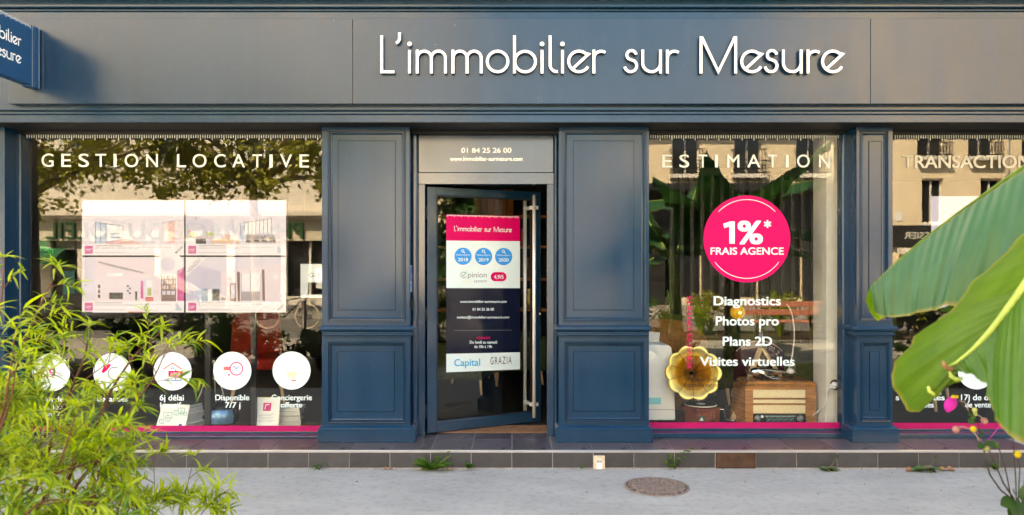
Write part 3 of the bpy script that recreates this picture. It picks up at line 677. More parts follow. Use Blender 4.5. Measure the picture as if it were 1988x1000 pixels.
def ic_lamp(p, x, y):
    p.poly([(x-8,y-4),(x-6,y-14),(x,y-18),(x+6,y-14),(x+8,y-4)], 'ghost_ink', L1); p.rect(x-19, y-1.5, x+19, y, 'ghost_ink', L1); p.poly([(x-13,y+3),(x+11,y+3),(x+6,y+15),(x-2,y+15)], 'pale_gold', L1); p.rect(x, y+18, x+8.5, y+20.5, 'salmon_ink', L1)
for (cx, cy), d in zip(((99,723),(218,723),(335,721),(451,720),(566,719.5)), (ic_rate, ic_drop, ic_house, ic_clock, ic_lamp)): sticker(wL, cx, cy, 37, d)
for t, x0, x1, tp, bs in (('Frais de',75,123,770,780), ('gestion',76,122,785.5,795), ('à partir de',76,122,800,808), ('Garanties',188,248,769.5,779.5), ('6j délai',310,357,766.5,777.5), ('locatif',311,352,781.5,792),
                          ('Disponible',418,484,766.5,777), ('7/7 j',437,467,781,791.5), ('Conciergerie',527,605.5,766.5,777), ('offerte',545,587,781,791)): word(wL, t, x0, x1, tp, bs, off=.024)
# estimation window
def big(p, x, y):
    p.arc(x, y, 76.5, 224, 316, 1.2, 'white_vinyl', L1, 40); p.arc(x, y, 76.5, 36, 144, 1.2, 'white_vinyl', L1, 40)
    p.poly([(x-46,y-29.5),(x-33,y-34),(x-23.5,y-34),(x-23.5,y+9),(x-34,y+9),(x-34,y-24),(x-44,y-21)], 'white_vinyl', L1); p.text('%', x-18, x+31, y-34, y+9, 'white_vinyl', L1, .032); p.text('FRAIS AGENCE', x-70.5, x+71.5, y+16.8, y+30.2, 'white_vinyl', L1, .022)
    for a in (30, 90, 150): p.line([(x+40-7.5*math.cos(R(a)), y-29-7.5*math.sin(R(a))), (x+40+7.5*math.cos(R(a)), y-29+7.5*math.sin(R(a)))], 3.2, 'white_vinyl', L1+.0001*a/30)
pr = Print(gl); pr.disc(1450, 464, 84.5, 'magenta', 0, 80); big(pr, 1450, 464); pr.build('sticker', wM)
for t, x0, x1, tp, bs in (('Diagnostics',1385.5,1516,575.5,592.5), ('Photos pro',1389.5,1512,614.5,631.5), ('Plans 2D',1403,1499,654,671), ('Visites virtuelles',1359,1543,693,710)): word(wM, t, x0, x1, tp, bs, off=.026)
word(wM, '* à partir de 1% d\u2019honoraires d\u2019agence, variable selon barème', 1335, 1568, 733.5, 741, 'black_ink', off=.0)
word(wM, 'disponible sur notre site web www.immobilier-surmesure.com', 1328, 1575, 743.5, 751, 'black_ink', off=.004)
pr = Print(lambda u, v, l=0: gl(1343.3+v, 716-u, l)); pr.text('SERVICES OFFERTS', 0, 141.5, -9.3, 0, 'magenta', 0, .016); pr.build('lettering', wM)
# transaction window
for cx, cy in ((1787, 719), (1896, 719), (2004, 719)): sticker(wR, cx, cy, 37)
for t, x0, x1, tp, bs in (('s des ventes',1739,1834,766.5,777), ('abouties',1762,1813,780.5,791), ('17j de délai',1865.5,1942,766,777), ('de vente',1874,1924,780.5,791)): word(wR, t, x0, x1, tp, bs, off=.024)

# ------------------------------------------------------------------ door bay
x0, x1 = X_(812, GY), X_(1075, GY); xb_, xc_ = X_(795, 0), X_(1085, 0)
b = MB(); zh0, zh1 = Z_(357.5, GY), Z_(335.5, GY)
b.box(x0, x1, GY, .33, zh0, zh1); o_fr = bevel(b.build('door_frame', M['transom'], shop), .002)
b = MB(); b.box(x0, X_(825, GY), GY, .33, TZ, zh0-.001); bevel(b.build('jamb', M['metal_blue'], o_fr), .002)
b = MB(); b.box(X_(1062, GY), x1, GY, .33, TZ, zh0-.001); bevel(b.build('jamb', M['metal_blue'], o_fr), .002)
for a, c in ((xb_+.0005, x0-.001), (x1+.001, xc_-.0005)):
    b = MB(); b.box(a, c, .15, .33, TZ, 2.77); bevel(b.build('post', M['metal_blue'], o_fr), .014, 3)
b = MB(); b.box(xb_, xc_, .19, .33, Z_(262, GY), 2.8072); b.build('head', M['black_blue'], o_fr)
b = MB(); b.box(x0+.004, x1-.004, GY-.006, .30, zh1+.003, Z_(263, GY)); tp_ = bevel(b.build('transom_panel', M['transom'], shop), .002)
tf = on_Y(GY-.0072)
pr = Print(tf); pr.text('01 84 25 26 00', 895.5, 992.8, 287.3, 296.6, 'letter_white', 0, .026); pr.build('lettering', tp_)
pr = Print(tf); pr.text('www.immobilier-surmesure.com', 873.8, 1014.5, 304.3, 312.2, 'letter_white', 0, .022); pr.build('lettering', tp_)
# tiled threshold behind the step
b = MB()
for k in range(-2, 3): b.box(k*.30-.36, k*.30-.063, .34, .62, .10, TZ+.0075)
b.build('threshold', M['terracotta'], o_fr)

# ------------------------------------------------------------------ glass door, standing half open
A = Vector((X_(830, .25), .25, 0)); B = Vector((X_(1050, .77), .77, 0)); du = (B-A).normalized(); W = (B-A).length; dn = Vector((du.y, -du.x, 0))
def dl(u, w, z): return A+du*u+dn*w+Vector((0, 0, z))
def leaf_px(px, py, w=0):
    """where the sight line of a photo pixel meets the door plane moved out by w"""
    r = Vector(((px-HX)/F, 1, -(py-HY)/F)); o = cam.location; p0 = A+dn*w; t = (p0-o).dot(dn)/r.dot(dn); return Vector(o)+r*t
def dbox(b, u0, u1, w0, w1, z0, z1, mi=0): c = dl((u0+u1)/2, (w0+w1)/2, (z0+z1)/2); b.obox(c, du*(u1-u0)/2, dn*(w1-w0)/2, Vector((0, 0, (z1-z0)/2)), mi)
DZ0, DZ1, ST = .158, 2.327, .088
b = MB(); dbox(b, 0, ST, -.055, 0, DZ0, DZ1); dbox(b, W-ST, W, -.055, 0, DZ0, DZ1); dbox(b, ST, W-ST, -.055, -.0006, DZ1-.072, DZ1); dbox(b, ST, W-ST, -.055, -.0006, DZ0, DZ0+.095)
door = bevel(b.build('door', M['metal_blue'], shop), .004, 2)
b = MB()
for u0, u1, z0, z1 in ((ST, ST+.012, DZ0+.095, DZ1-.072), (W-ST-.012, W-ST, DZ0+.095, DZ1-.072), (ST+.012, W-ST-.012, DZ0+.095, DZ0+.107), (ST+.012, W-ST-.012, DZ1-.084, DZ1-.072)): dbox(b, u0, u1, -.03, -.006, z0, z1)
b.build('glazing_bead', M['black_blue'], door)
b = MB(); dbox(b, ST, W-ST, -.040, -.030, DZ0+.095, DZ1-.072); b.build('pane', M['glass'], door)
def handle(sign):
    b = MB(); w = .062 if sign > 0 else -.117
    t = leaf_px(1037, 378, .062); q = leaf_px(1037, 811, .062); u = (t-A).dot(du); zt_, zb_ = t.z, q.z
    b.tube([dl(u, w, zb_), dl(u, w, zt_)], .0165, 18)
    for z in (zt_-.12, zb_+.12): dbox(b, u-.02 if sign > 0 else u-.012, u+.045 if sign > 0 else u+.012, (0 if sign > 0 else w), (w if sign > 0 else -.055), z-.016, z+.016)
    return b.build('handle', M['steel'], door)
handle(1); handle(-1)
b = MB(); p = leaf_px(1047, 609, 0); u = (p-A).dot(du); dbox(b, u-.014, u+.014, 0, .008, p.z-.035, p.z+.035); bevel(b.build('lock_plate', M['black_blue'], door), .006, 2)
b = MB(); b.tube([dl(u, .008, p.z), dl(u, .014, p.z)], .009, 12); b.build('keyhole', M['steel'], door)
for z in (.35, 1.2, 2.1):
    b = MB(); b.tube([dl(-.012, -.004, z-.06), dl(-.012, -.004, z+.06)], .010, 10); b.build('hinge', M['black_blue'], door)
# poster stuck on the outside of the door glass
pf = lambda x, y, lift=0: leaf_px(x, y, -.0288+lift)
pr = Print(pf)
def tq(x, yl, yr): return yl+(yr-yl)*(x-866.5)/(1009.5-866.5)
def band(y0l, y0r, y1l, y1r, m, l=0): pr.poly([(866.5,y0l),(1009.5,y0r),(1009.5,y1r),(866.5,y1l)], m, l)
band(416.5, 420, 467, 468.5, 'magenta'); band(467, 468.5, 559.5, 559.5, 'white_vinyl'); band(559.5, 559.5, 687, 684, 'navy'); band(687, 684, 723, 717, 'white_vinyl')
poster = pr.build('poster', door)
pr = Print(pf); k = 0; x = 868
while x < 1008: y = tq(x, 416.5, 420)+.3; pr.rect(x, y, x+1.3, y+(3.8 if k % 5 == 0 else 2.4), 'white_vinyl', L1); x += 2.7; k += 1
name_print(pr, (0, 21, 738, 1638), (882, 993.5, 438.5, 448.6), 'white_vinyl', L1, 7.5, 2.4); pr.build('lettering', door)
pr = Print(pf)
for cx, cy, yr in ((899, 497.6, '2018'), (938.8, 498, '2019'), (977.8, 498.2, '2020')):
    pr.disc(cx, cy, 16.7, 'dot_blue', L1); pr.text(yr, cx-9.8, cx+9.8, cy+3.4, cy+9.6, 'white_vinyl', L2, .028); pr.text('MeilleursAgents', cx-13, cx+13, cy-4.6, cy-1.2, 'white_vinyl', L2, .0)
    pr.arc(cx-.6, cy-10.4, 2.3, 0, 360, 1.3, 'white_vinyl', L2, 16); pr.line([(cx+1, cy-8.8), (cx+4, cy-6)], 1.5, 'white_vinyl', L2)
pr.arc(900, 534, 5.6, 20, 330, 1.1, 'grey_ink', L1, 24); pr.line([(897,533),(899.6,536.2),(905.5,527.5)], 1.5, 'green_ink', L2)
pr.text('pinion', 908.5, 945, 528.3, 538.6, 'grey_ink', L1, .0); pr.text('system', 920, 945.2, 542.6, 548, 'grey_ink', L1, -.004)
for k in range(5): pr.disc(897+k*4.6, 546, 1.3, 'pale_gold', L1, 8)
pr.poly([(961.5+8.9*math.cos(R(a)), 537.3+8.9*math.sin(R(a))) for a in range(90, 271, 15)]+[(974.5+8.9*math.cos(R(a)), 537.3+8.9*math.sin(R(a))) for a in range(-90, 91, 15)], 'magenta', L1)
pr.text('4,9/5', 959, 977.5, 534, 541, 'white_vinyl', L2, .024)
for t, x0, x1, tp, bs, m in (('www.immobilier-surmesure.com',893,983.5,583,587.8,'white_vinyl'), ('01 84 25 26 00',917.5,959,598,603,'white_vinyl'), ('contact@immobilier-surmesure.com',887,988.5,613.4,618.2,'white_vinyl'),
                             ('HORAIRES',925,952,653.8,658.2,'magenta'), ('Du lundi au samedi',912,965,661.6,667,'white_vinyl'), ('de 10h à 19h',921,955,670.3,675.6,'white_vinyl')): pr.text(t, x0, x1, tp, bs, m, L1, .022)
pr.line([(882,641.5),(993.5,641)], .7, 'grey_ink', L1)
pr.text('Capital', 881.6, 932.3, 697.6, 711, 'cyan_ink', L1, .026, base2=709.8); pr.text('GRAZIA', 952, 993.6, 693.6, 707.6, 'black_ink', L1, -.012, 1.25, base2=706)
pr.build('print', door)
# ------------------------------------------------------------------ across the street (seen mirrored in the glass)
RY, VD = -22.3, 22.3+GY*2+D                                # opposite house fronts; virtual distance of their mirror image
def RX(px): return (px-HX)*VD/F
def RZ(py): return CZ-(py-HY)*VD/F
def facade(name, label, x0, x1, h, mwall, openings, depth=10, roof=None, y=RY):
    """house whose front faces the shop: openings = (x0, x1, z0, z1, kind)"""
    t = wthing(name, label, 'building', ((x0+x1)/2, y-depth/2, 0))
    xs = sorted({x0, x1, *[q for o in openings for q in o[:2]]}); zs = sorted({0, h, *[q for o in openings for q in o[2:4]]})
    b = MB(); rv = .22
    for i in range(len(xs)-1):
        for j in range(len(zs)-1):
            cx, cz = (xs[i]+xs[i+1])/2, (zs[j]+zs[j+1])/2
            if not any(o[0] < cx < o[1] and o[2] < cz < o[3] for o in openings): b.add([(xs[i],y,zs[j]),(xs[i+1],y,zs[j]),(xs[i+1],y,zs[j+1]),(xs[i],y,zs[j+1])], [(3,2,1,0)])
    for a, c, z0, z1, *_ in openings:
        p = [(a,z0),(c,z0),(c,z1),(a,z1)]
        for k in range(4):
            (ax, az), (bx2, bz) = p[k], p[(k+1)%4]; b.add([(ax,y,az),(bx2,y,bz),(bx2,y-rv,bz),(ax,y-rv,az)], [(0,1,2,3)])
    b.add([(x0,y,0),(x0,y-depth,0),(x0,y-depth,h),(x0,y,h),(x1,y,0),(x1,y-depth,0),(x1,y-depth,h),(x1,y,h)], [(0,1,2,3),(7,6,5,4),(1,5,6,2)])
    b.build('wall', mwall, t)
    b = MB()
    if roof == 'mansard': b.add([(x0,y,h),(x1,y,h),(x1,y-1.4,h+2.6),(x0,y-1.4,h+2.6),(x0,y-depth,h),(x1,y-depth,h),(x1,y-depth+1.4,h+2.6),(x0,y-depth+1.4,h+2.6)], [(0,1,2,3),(3,2,6,7),(5,4,7,6),(4,0,3,7),(1,5,6,2)])
    else: b.box(x0-.2, x1+.2, y-depth-.2, y+.35, h, h+.3)
    b.build('roof', M['zinc'], t)
    for a, c, z0, z1, kind in openings:
        f = MB(); w = .07; yy = y-.16
        f.box(a, a+w, yy-.05, yy, z0, z1); f.box(c-w, c, yy-.05, yy, z0, z1); f.box(a+w, c-w, yy-.05, yy, z0, z0+w); f.box(a+w, c-w, yy-.05, yy, z1-w, z1)
        if kind != 'shop': f.box((a+c)/2-w/2, (a+c)/2+w/2, yy-.05, yy+.01, z0+w, z1-w)
        o = f.build('window', M['white_paint'] if kind != 'shop' else M['shop_dark'], t)
        g = MB(); g.box(a+w, c-w, yy-.04, yy-.03, z0+w, z1-w); g.build('pane', M['far_glass'], o)
        if kind == 'shutter':
            for q0, q1 in ((a-.52, a-.02), (c+.02, c+.52)):
                s = MB(); s.box(q0, q1, y+.01, y+.05, z0, z1)
                for k in range(int((z1-z0)/.12)): s.box(q0+.05, q1-.05, y+.05, y+.062, z0+.05+k*.12, z0+.11+k*.12)
                s.build('shutter', M['shutter'], o)
        if kind == 'balcony':
            s = MB(); bz = z0-.02
            s.box(a-.12, c+.12, y, y+.32, bz-.12, bz); s.build('balcony_slab', M['white_paint'], o)
            s = MB()
            for z in (bz+.08, bz+.55, bz+.98): s.bar((a-.1, y+.28, z), (c+.1, y+.28, z), .03)
            k = a-.1
            while k < c+.1:
                s.bar((k, y+.28, bz+.08), (k, y+.28, bz+.98), .018); k += .12
                s.tube([(k-.06+.05*math.cos(q*.785), y+.28, bz+.3+.14*math.sin(q*.785)) for q in range(8)], .010, 4, 0, False, True, True)
            for q in (a-.1, c+.1):
                for z in (bz+.08, bz+.98): s.bar((q, y, z), (q, y+.28, z), .025)
            s.build('railing', M['dark_metal'], o)
        if kind in ('plain', 'shutter'):
            s = MB(); s.box(a-.1, c+.1, y-.02, y+.10, z0-.09, z0-.002); s.build('sill', M['white_paint'], o)
    return t
# pharmacy house, left in the mirror
ops = [(x, x+1.15, z, z+1.9, 'shutter') for z in (5.3, 8.5, 11.7, 14.6) for x in (-27, -23.6, -20.4, -17.0, -13.6, -10.2, -6.2, -3.6)]
ops += [(RX(98), RX(150), .35, 2.75, 'shop'), (RX(160), RX(300), .35, 2.75, 'shop'), (RX(310), RX(440), .35, 2.75, 'shop'), (RX(455), RX(545), .1, 2.75, 'shop'), (RX(557), RX(600), .35, 2.75, 'shop'), (RX(604), RX(700), .35, 2.75, 'shop')]
ph = facade('pharmacy_house', 'pale stone house with shutters above a pharmacy across the street', -34, -1.8, 18, M['warm_wall'], ops)
b = MB(); b.box(RX(20), RX(700), RY+.003, RY+.16, RZ(468), RZ(428)); bevel(b.build('signboard', M['cream_band'], ph), .01)
b = MB(); b.box(RX(20), RX(700), RY+.003, RY+.55, RZ(420), RZ(411)); b.box(RX(20), RX(700), RY+.003, RY+.35, RZ(427), RZ(420)); b.build('string_course', M['warm_wall'], ph)
v, f, a, c = text_geo('PHARMACIE DU SOLEIL'); b = MB(); xs0, xs1 = RX(591), RX(96)
vv = [(xs0+(x-a)/(c-a)*(xs1-xs0), RZ(464)+yy*(RZ(433)-RZ(464))) for x, yy in v]
b.add([(x, RY+.26, z) for x, z in vv], f); b.build('sign_lettering', M['sign_green'], ph)
b = MB(); b.add([(x, RY+.20, z-.02) for x, z in [(q[0]+.03, q[1]) for q in vv]], f); b.build('sign_lettering', M['shop_dark'], ph)
v, f, a, c = text_geo('PHARMACIE'); b = MB(); xs0, xs1 = RX(360), RX(128)
b.add([(xs0+(x-a)/(c-a)*(xs1-xs0), RY+.012, RZ(484)+yy*.30) for x, yy in v], f); b.build('sign_lettering', M['grey_ink'], ph)
b = MB(); cx, cz = RX(97), RZ(490)
for s_ in (.20, .12):
    q = [(s_,s_),(s_,3*s_),(-s_,3*s_),(-s_,s_),(-3*s_,s_),(-3*s_,-s_),(-s_,-s_),(-s_,-3*s_),(s_,-3*s_),(s_,-s_),(3*s_,-s_),(3*s_,s_)]
    b.tube([(cx+x*.62, RY+.45, cz+z*.62) for x, z in q], .018, 5, 0, False, False, True)
b.build('cross_sign', M['neon_green'], ph)
b = MB(); b.prism([(RY+.01, RZ(482)), (RY+.9, RZ(505)), (RY+.9, RZ(512)), (RY+.01, RZ(495))], RX(40), RX(128), lambda a, z, x: (x, a, z)); b.build('awning', M['awning_green'], ph)
b = MB(); b.box(RX(205), RX(235), RY-.12, RY-.08, RZ(560), RZ(530)); b.box(RX(120), RX(142), RY-.12, RY-.08, RZ(590), RZ(525)); b.build('poster', M['book_teal'], ph)
b = MB(); b.box(RX(612), RX(640), RY-.12, RY-.08, RZ(560), RZ(520)); b.build('poster', M['paper'], ph)
# low cream house in the middle, tall cream house at right
ops = [(x, x+1.05, 5.05, 7.1, 'balcony') for x in (6.2, 8.6, 11.0)] + [(5.9, 7.3, .3, 2.6, 'shop'), (7.7, 9.5, .3, 2.6, 'shop'), (9.9, 11.2, .3, 2.6, 'shop')] 
lo = facade('cream_house', 'low cream rendered house with iron balconies and a zinc roof', 3.6, 12.6, 6.75, M['cream_wall'], ops, 9)
b = MB(); b.box(3.7, 12.5, RY+.003, RY+.30, 2.65, 4.6); b.box(7.32, 7.68, RY+.004, RY+.18, .02, 2.65); b.box(3.7, 5.88, RY+.004, RY+.18, .02, 2.65); b.box(11.22, 12.5, RY+.004, RY+.18, .02, 2.65); b.box(9.52, 9.88, RY+.004, RY+.18, .02, 2.65); b.box(3.7, 12.5, RY+.31, RY+1.3, 4.35, 4.6)
b.build('signboard', M['shop_dark'], lo)
ops = [(RX(px)-.52, RX(px)+.52, RZ(305), RZ(262), 'balcony') for px in (1807, 1906, 2010, 2110)]+[(RX(px)-.52, RX(px)+.52, 9.3, 11.3, 'balcony') for px in (1807, 1906, 2010, 2110)]
ops += [(RX(px)-.42, RX(px)+.42, RZ(434), RZ(346), 'plain') for px in (1811, 1925, 2020)]+[(RX(1748), RX(1850), .3, RZ(500), 'shop'), (RX(1860), RX(2000), .3, RZ(500), 'shop')]
hi = facade('cream_house', 'tall cream rendered house with a dark pastry shop at its foot', 13.1, 27, 14.5, M['cream_wall'], ops, 10)
b = MB(); b.box(13.5, 24, RY+.003, RY+.14, RZ(480), RZ(438)); b.build('signboard', M['shop_dark'], hi)
v, f, a, c = text_geo('SSIER'); b = MB(); xs0, xs1 = RX(1800), RX(1752)
b.add([(xs0+(x-a)/(c-a)*(xs1-xs0), RY+.143, RZ(464)+yy*(RZ(451)-RZ(464))) for x, yy in v], f); b.build('sign_lettering', M['white_paint'], hi)
b = MB(); b.prism([(RY+.15, RZ(482)), (RY+1.0, RZ(490)), (RY+1.0, RZ(499)), (RY+.15, RZ(490))], RX(1738), RX(2000), lambda a, z, x: (x, a, z)); b.build('awning', M['white_paint'], hi)
b = MB(); b.tube([(RX(1955), RY+.06, 0), (RX(1955), RY+.06, 14)], .05, 8); b.build('downpipe', M['shutter'], hi)
b = MB(); b.box(RX(1738), RX(1751), RY+.003, RY+.03, RZ(428), RZ(411)); b.build('street_plate', M['paper'], hi)
far = facade('far_house', 'pale far house closing the side street', -12, 16, 13, M['slate_wall'], [(x, x+1.2, z, z+1.9, 'plain') for z in (3.2, 6.4, 9.6) for x in (-4, -1, 2, 5)], 10, None, -62)

# street trees: trunk, forked limbs and leaves gathered in clumps
def leaf_cloud(name, mats, parent, centres, n, size, shape, seed, droop=.3, spread=None):
    """many small leaf outlines as one mesh; centres = (point, radius)"""
    r = np.random.default_rng(seed); k = len(shape); ci = r.integers(0, len(centres), n)
    C = np.array([c[0] for c in centres])[ci]; Rd = np.array([c[1] for c in centres])[ci]
    d = r.normal(size=(n, 3)); d /= np.linalg.norm(d, axis=1)[:, None]; p = C+d*(Rd*r.random(n)**.45)[:, None]*np.array([1, 1, .75])
    a = r.normal(size=(n, 3)); a[:, 2] -= droop; a /= np.linalg.norm(a, axis=1)[:, None]
    q = r.normal(size=(n, 3)); u = np.cross(a, q); u /= np.linalg.norm(u, axis=1)[:, None]; w = np.cross(a, u)
    s = size*(.65+.7*r.random(n)); sh = np.array(shape)
    v = p[:, None, :]+s[:, None, None]*(sh[None, :, 0:1]*u[:, None, :]+sh[None, :, 1:2]*a[:, None, :]+.25*np.abs(sh[None, :, 0:1])*w[:, None, :])
    me = bpy.data.meshes.new(name); me.vertices.add(n*k); me.loops.add(n*k); me.polygons.add(n)
    me.vertices.foreach_set('co', v.astype(np.float32).ravel()); me.loops.foreach_set('vertex_index', np.arange(n*k, dtype=np.int32))
    me.polygons.foreach_set('loop_start', np.arange(0, n*k, k, dtype=np.int32)); me.polygons.foreach_set('loop_total', np.full(n, k, dtype=np.int32)); me.update(calc_edges=True)
    o = link(name, me, parent, [mats]); tag(o, kind='stuff'); return o
PLANE = [(0,0),(.18,.02),(.5,.22),(.3,.38),(.46,.72),(.16,.62),(0,1.0),(-.16,.62),(-.46,.72),(-.3,.38),(-.5,.22),(-.18,.02)]
def street_tree(x, y, label, seed, h=7.2, rad=4.3, low=3.5, n=4200):
    r = random.Random(seed); t = wthing('street_tree', label, 'tree', (x, y, 0), 'plane trees across the street')
    b = MB(); lean = r.uniform(-.2, .2); fork = Vector((x+lean, y, low*1.02))
    b.tube([(x, y, 0), (x+.02, y, .4), (x+lean*.5, y, low*.55), fork], [.20, .155, .14, .13], 10); b.build('trunk', M['bark'], t)
    cs = []; b = MB()
    for k in range(9):
        a = 2*math.pi*k/9+r.uniform(-.3, .3); l = rad*r.uniform(.6, .95); e = Vector((math.cos(a)*l, math.sin(a)*l*.6, (h-low)*r.uniform(.1, .95)))
        pts = [fork, fork+e*.35+Vector((0,0,.25)), fork+e*.7+Vector((r.uniform(-.3,.3), r.uniform(-.3,.3), .2)), fork+e]
        b.tube(pts, [.10, .075, .05, .02], 7)
        for q in (.35, .55, .75, .95):
            p0 = fork+e*q+Vector((0,0,.3)); p1 = p0+Vector((r.uniform(-1.1,1.1), r.uniform(-1.1,1.1), r.uniform(-1.1,.8)))
            b.tube([p0, (p0+p1)/2+Vector((0,0,.1)), p1], [.03, .02, .008], 5); cs += [(p1, r.uniform(.45, 1.0)), ((p0+p1)/2, r.uniform(.3, .6))]
    b.build('limbs', M['bark'], t)
    for _ in range(46): cs.append((Vector((x+r.uniform(-1,1)*rad, y+r.uniform(-.6,.6)*rad, r.uniform(low-.2, h))), r.uniform(.35, .9)))
    leaf_cloud('foliage', M['leaf_plane'], t, cs, n, .145, PLANE, seed)
    return t
street_tree(-7.95, -16.6, 'plane tree with forked pale limbs before the pharmacy sign', 3, 6.9, 4.9, 3.9, 6600)
street_tree(-14.6, -16.2, 'plane tree with low leaves before the far end of the pharmacy', 11, 6.9, 4.9, 3.7, 6600)

# dark parked car, seen from its side
def car(x, y, rz):
    t = thing('parked_car', 'dark parked car with alloy wheels at the kerb across the street', 'car', (x, y, -.12), rz)
    prof_ = [(-2.1,.32),(-2.15,.62),(-2.02,.86),(-1.2,.98),(-.55,1.42),(.75,1.46),(1.55,1.02),(2.02,.92),(2.12,.6),(2.08,.32)]
    b = MB(); rows = []
    for yy, k, zk in ((-.86,.97,.96),(-.80,1,1),(.80,1,1),(.86,.97,.96)): rows.append([(px*k, yy*(1 if pz < 1.0 else .82), .3+(pz-.3)*zk) for px, pz in prof_])
    n = len(prof_); vs = [p for r_ in rows for p in r_]
    b.add(vs, [(i*n+j, i*n+j+1, (i+1)*n+j+1, (i+1)*n+j) for i in range(3) for j in range(n-1)]+[tuple(range(n)), tuple(3*n+j for j in reversed(range(n)))], 0); bevel(_build(b, 'body', M['car_paint'], t), .03)
    for s in (-1, 1):
        g = MB(); g.add([(-.95,s*.79,1.03),(-.48,s*.722,1.36),(.7,s*.722,1.40),(1.28,s*.79,1.03)], [(0,1,2,3)]); g.v = [(a, c+s*.012, z) for a, c, z in g.v]; _build(g, 'side_window', M['far_glass'], t)
        for wx in (-1.32, 1.32):
            w = MB(); w.lathe([(.20,-.1),(.30,-.11),(.325,-.07),(.325,.07),(.30,.11),(.20,.1)], 24, (wx, s*.80, .325), (0,1,0)); o = _build(w, 'wheel', M['rubber'], t)
            w = MB(); w.lathe([(.205,-.09),(.20,.09)], 20, (wx, s*.80, .325), (0,1,0))
            for k in range(5):
                a = k*1.2566
                w.bar((wx, s*.885, .325), (wx+.2*math.cos(a), s*.885, .325+.2*math.sin(a)), .05, .03)
            w.lathe([(.05,0),(.05,.02),(.001,.025)], 12, (wx, s*.88, .325), (0,s,0)); _build(w, 'rim', M['chrome'], o)
        h_ = MB(); h_.box(1.9, 2.1, s*.62-.18, s*.62+.18, .66, .80); bevel(_build(h_, 'headlight', M['white_plastic'], t), .03)
    return t
def _build(mb, name, m, parent): return mb.build(name, m, parent)
car(-10.2, -13.6, 0)
# bicycle leaning at the kerb
bk = thing('bicycle', 'parked bicycle at the kerb behind the dark car', 'bicycle', (-6.0, -13.3, -.12))
for wx in (-.53, .53):
    b = MB(); b.tube([(wx+.32*math.cos(a*.2618), 0, .34+.32*math.sin(a*.2618)) for a in range(24)], .018, 6, 0, False, True, True); o = b.build('wheel', M['cream_plastic'], bk)
    b = MB()
    for k in range(12): b.bar((wx, 0, .34), (wx+.31*math.cos(k*.5236), 0, .34+.31*math.sin(k*.5236)), .004)
    tag(b.build('spokes', M['chrome'], o), kind='stuff')
b = MB()
for p, q in (((-.53,0,.34),(-.08,0,.32)), ((-.08,0,.32),(-.2,0,.86)), ((-.53,0,.34),(-.17,0,.74)), ((-.08,0,.32),(.38,0,.78)), ((-.17,0,.74),(.36,0,.84)), ((.53,0,.34),(.36,0,.92)), ((.36,0,.92),(.33,0,1.02))): b.tube([p, q], .016, 6)
b.build('frame', M['dark_metal'], bk)
b = MB(); b.lathe([(.02,0),(.09,.01),(.075,.05),(.02,.06)], 10, (-.22,0,.86), (0,0,1)); b.build('saddle', M['rubber'], bk)
b = MB(); b.tube([(.28,-.28,1.04),(.36,-.1,1.05),(.36,.1,1.05),(.28,.28,1.04)], .014, 6); b.build('handlebar', M['chrome'], bk)
# bollards
def bollard(px, ybase, lab, first=None):
    d = CZ*F/(ybase-HY); y = -(d-D-2*GY); x = (px-HX)*d/F
    t = thing('bollard', lab, 'bollard', (x, y, 0), 0, 'bollards along the walk')
    b = MB(); b.lathe([(.05,0),(.05,.1),(.042,.12),(.042,.98),(.001,.98)], 14); b.build('post', M['bollard'], t)
    b = MB(); b.lathe([(.046,.98),(.050,1.0),(.046,1.06),(.02,1.085),(.001,1.09)], 14); b.build('cap', M['white_paint'], t)
bollard(590, 692, 'slim brown bollard with a white cap beyond the left shrub')
# bench behind the photographer
be = thing('park_bench', 'salmon slatted bench facing the shop in front of a flower bed', 'bench', (5.85, -8.75, 0), 0)
for k in range(3): b = MB(); b.box(-.95, .95, -.14+k*.15, -.03+k*.15, .435, .465); bevel(b.build('seat_slat', M['bench_wood'], be), .006)
for k in range(2): b = MB(); b.box(-.95, .95, -.235-.03*k, -.205-.03*k, .56+k*.17, .68+k*.17); bevel(b.build('back_slat', M['bench_wood'], be), .006)
for s in (-.72, .72):
    b = MB(); b.tube([(s, .30, 0), (s, .27, .2), (s, .26, .42), (s, -.18, .43), (s, -.23, .62), (s, -.28, .92)], .022, 8); b.tube([(s, -.16, .43), (s, -.25, .2), (s, -.30, 0)], .022, 8)
    b.tube([(s, .10+.13*math.cos(q*.4), .22+.13*math.sin(q*.4)) for q in range(16)], .012, 6, 0, False, True, True); b.build('leg', M['dark_metal'], be)
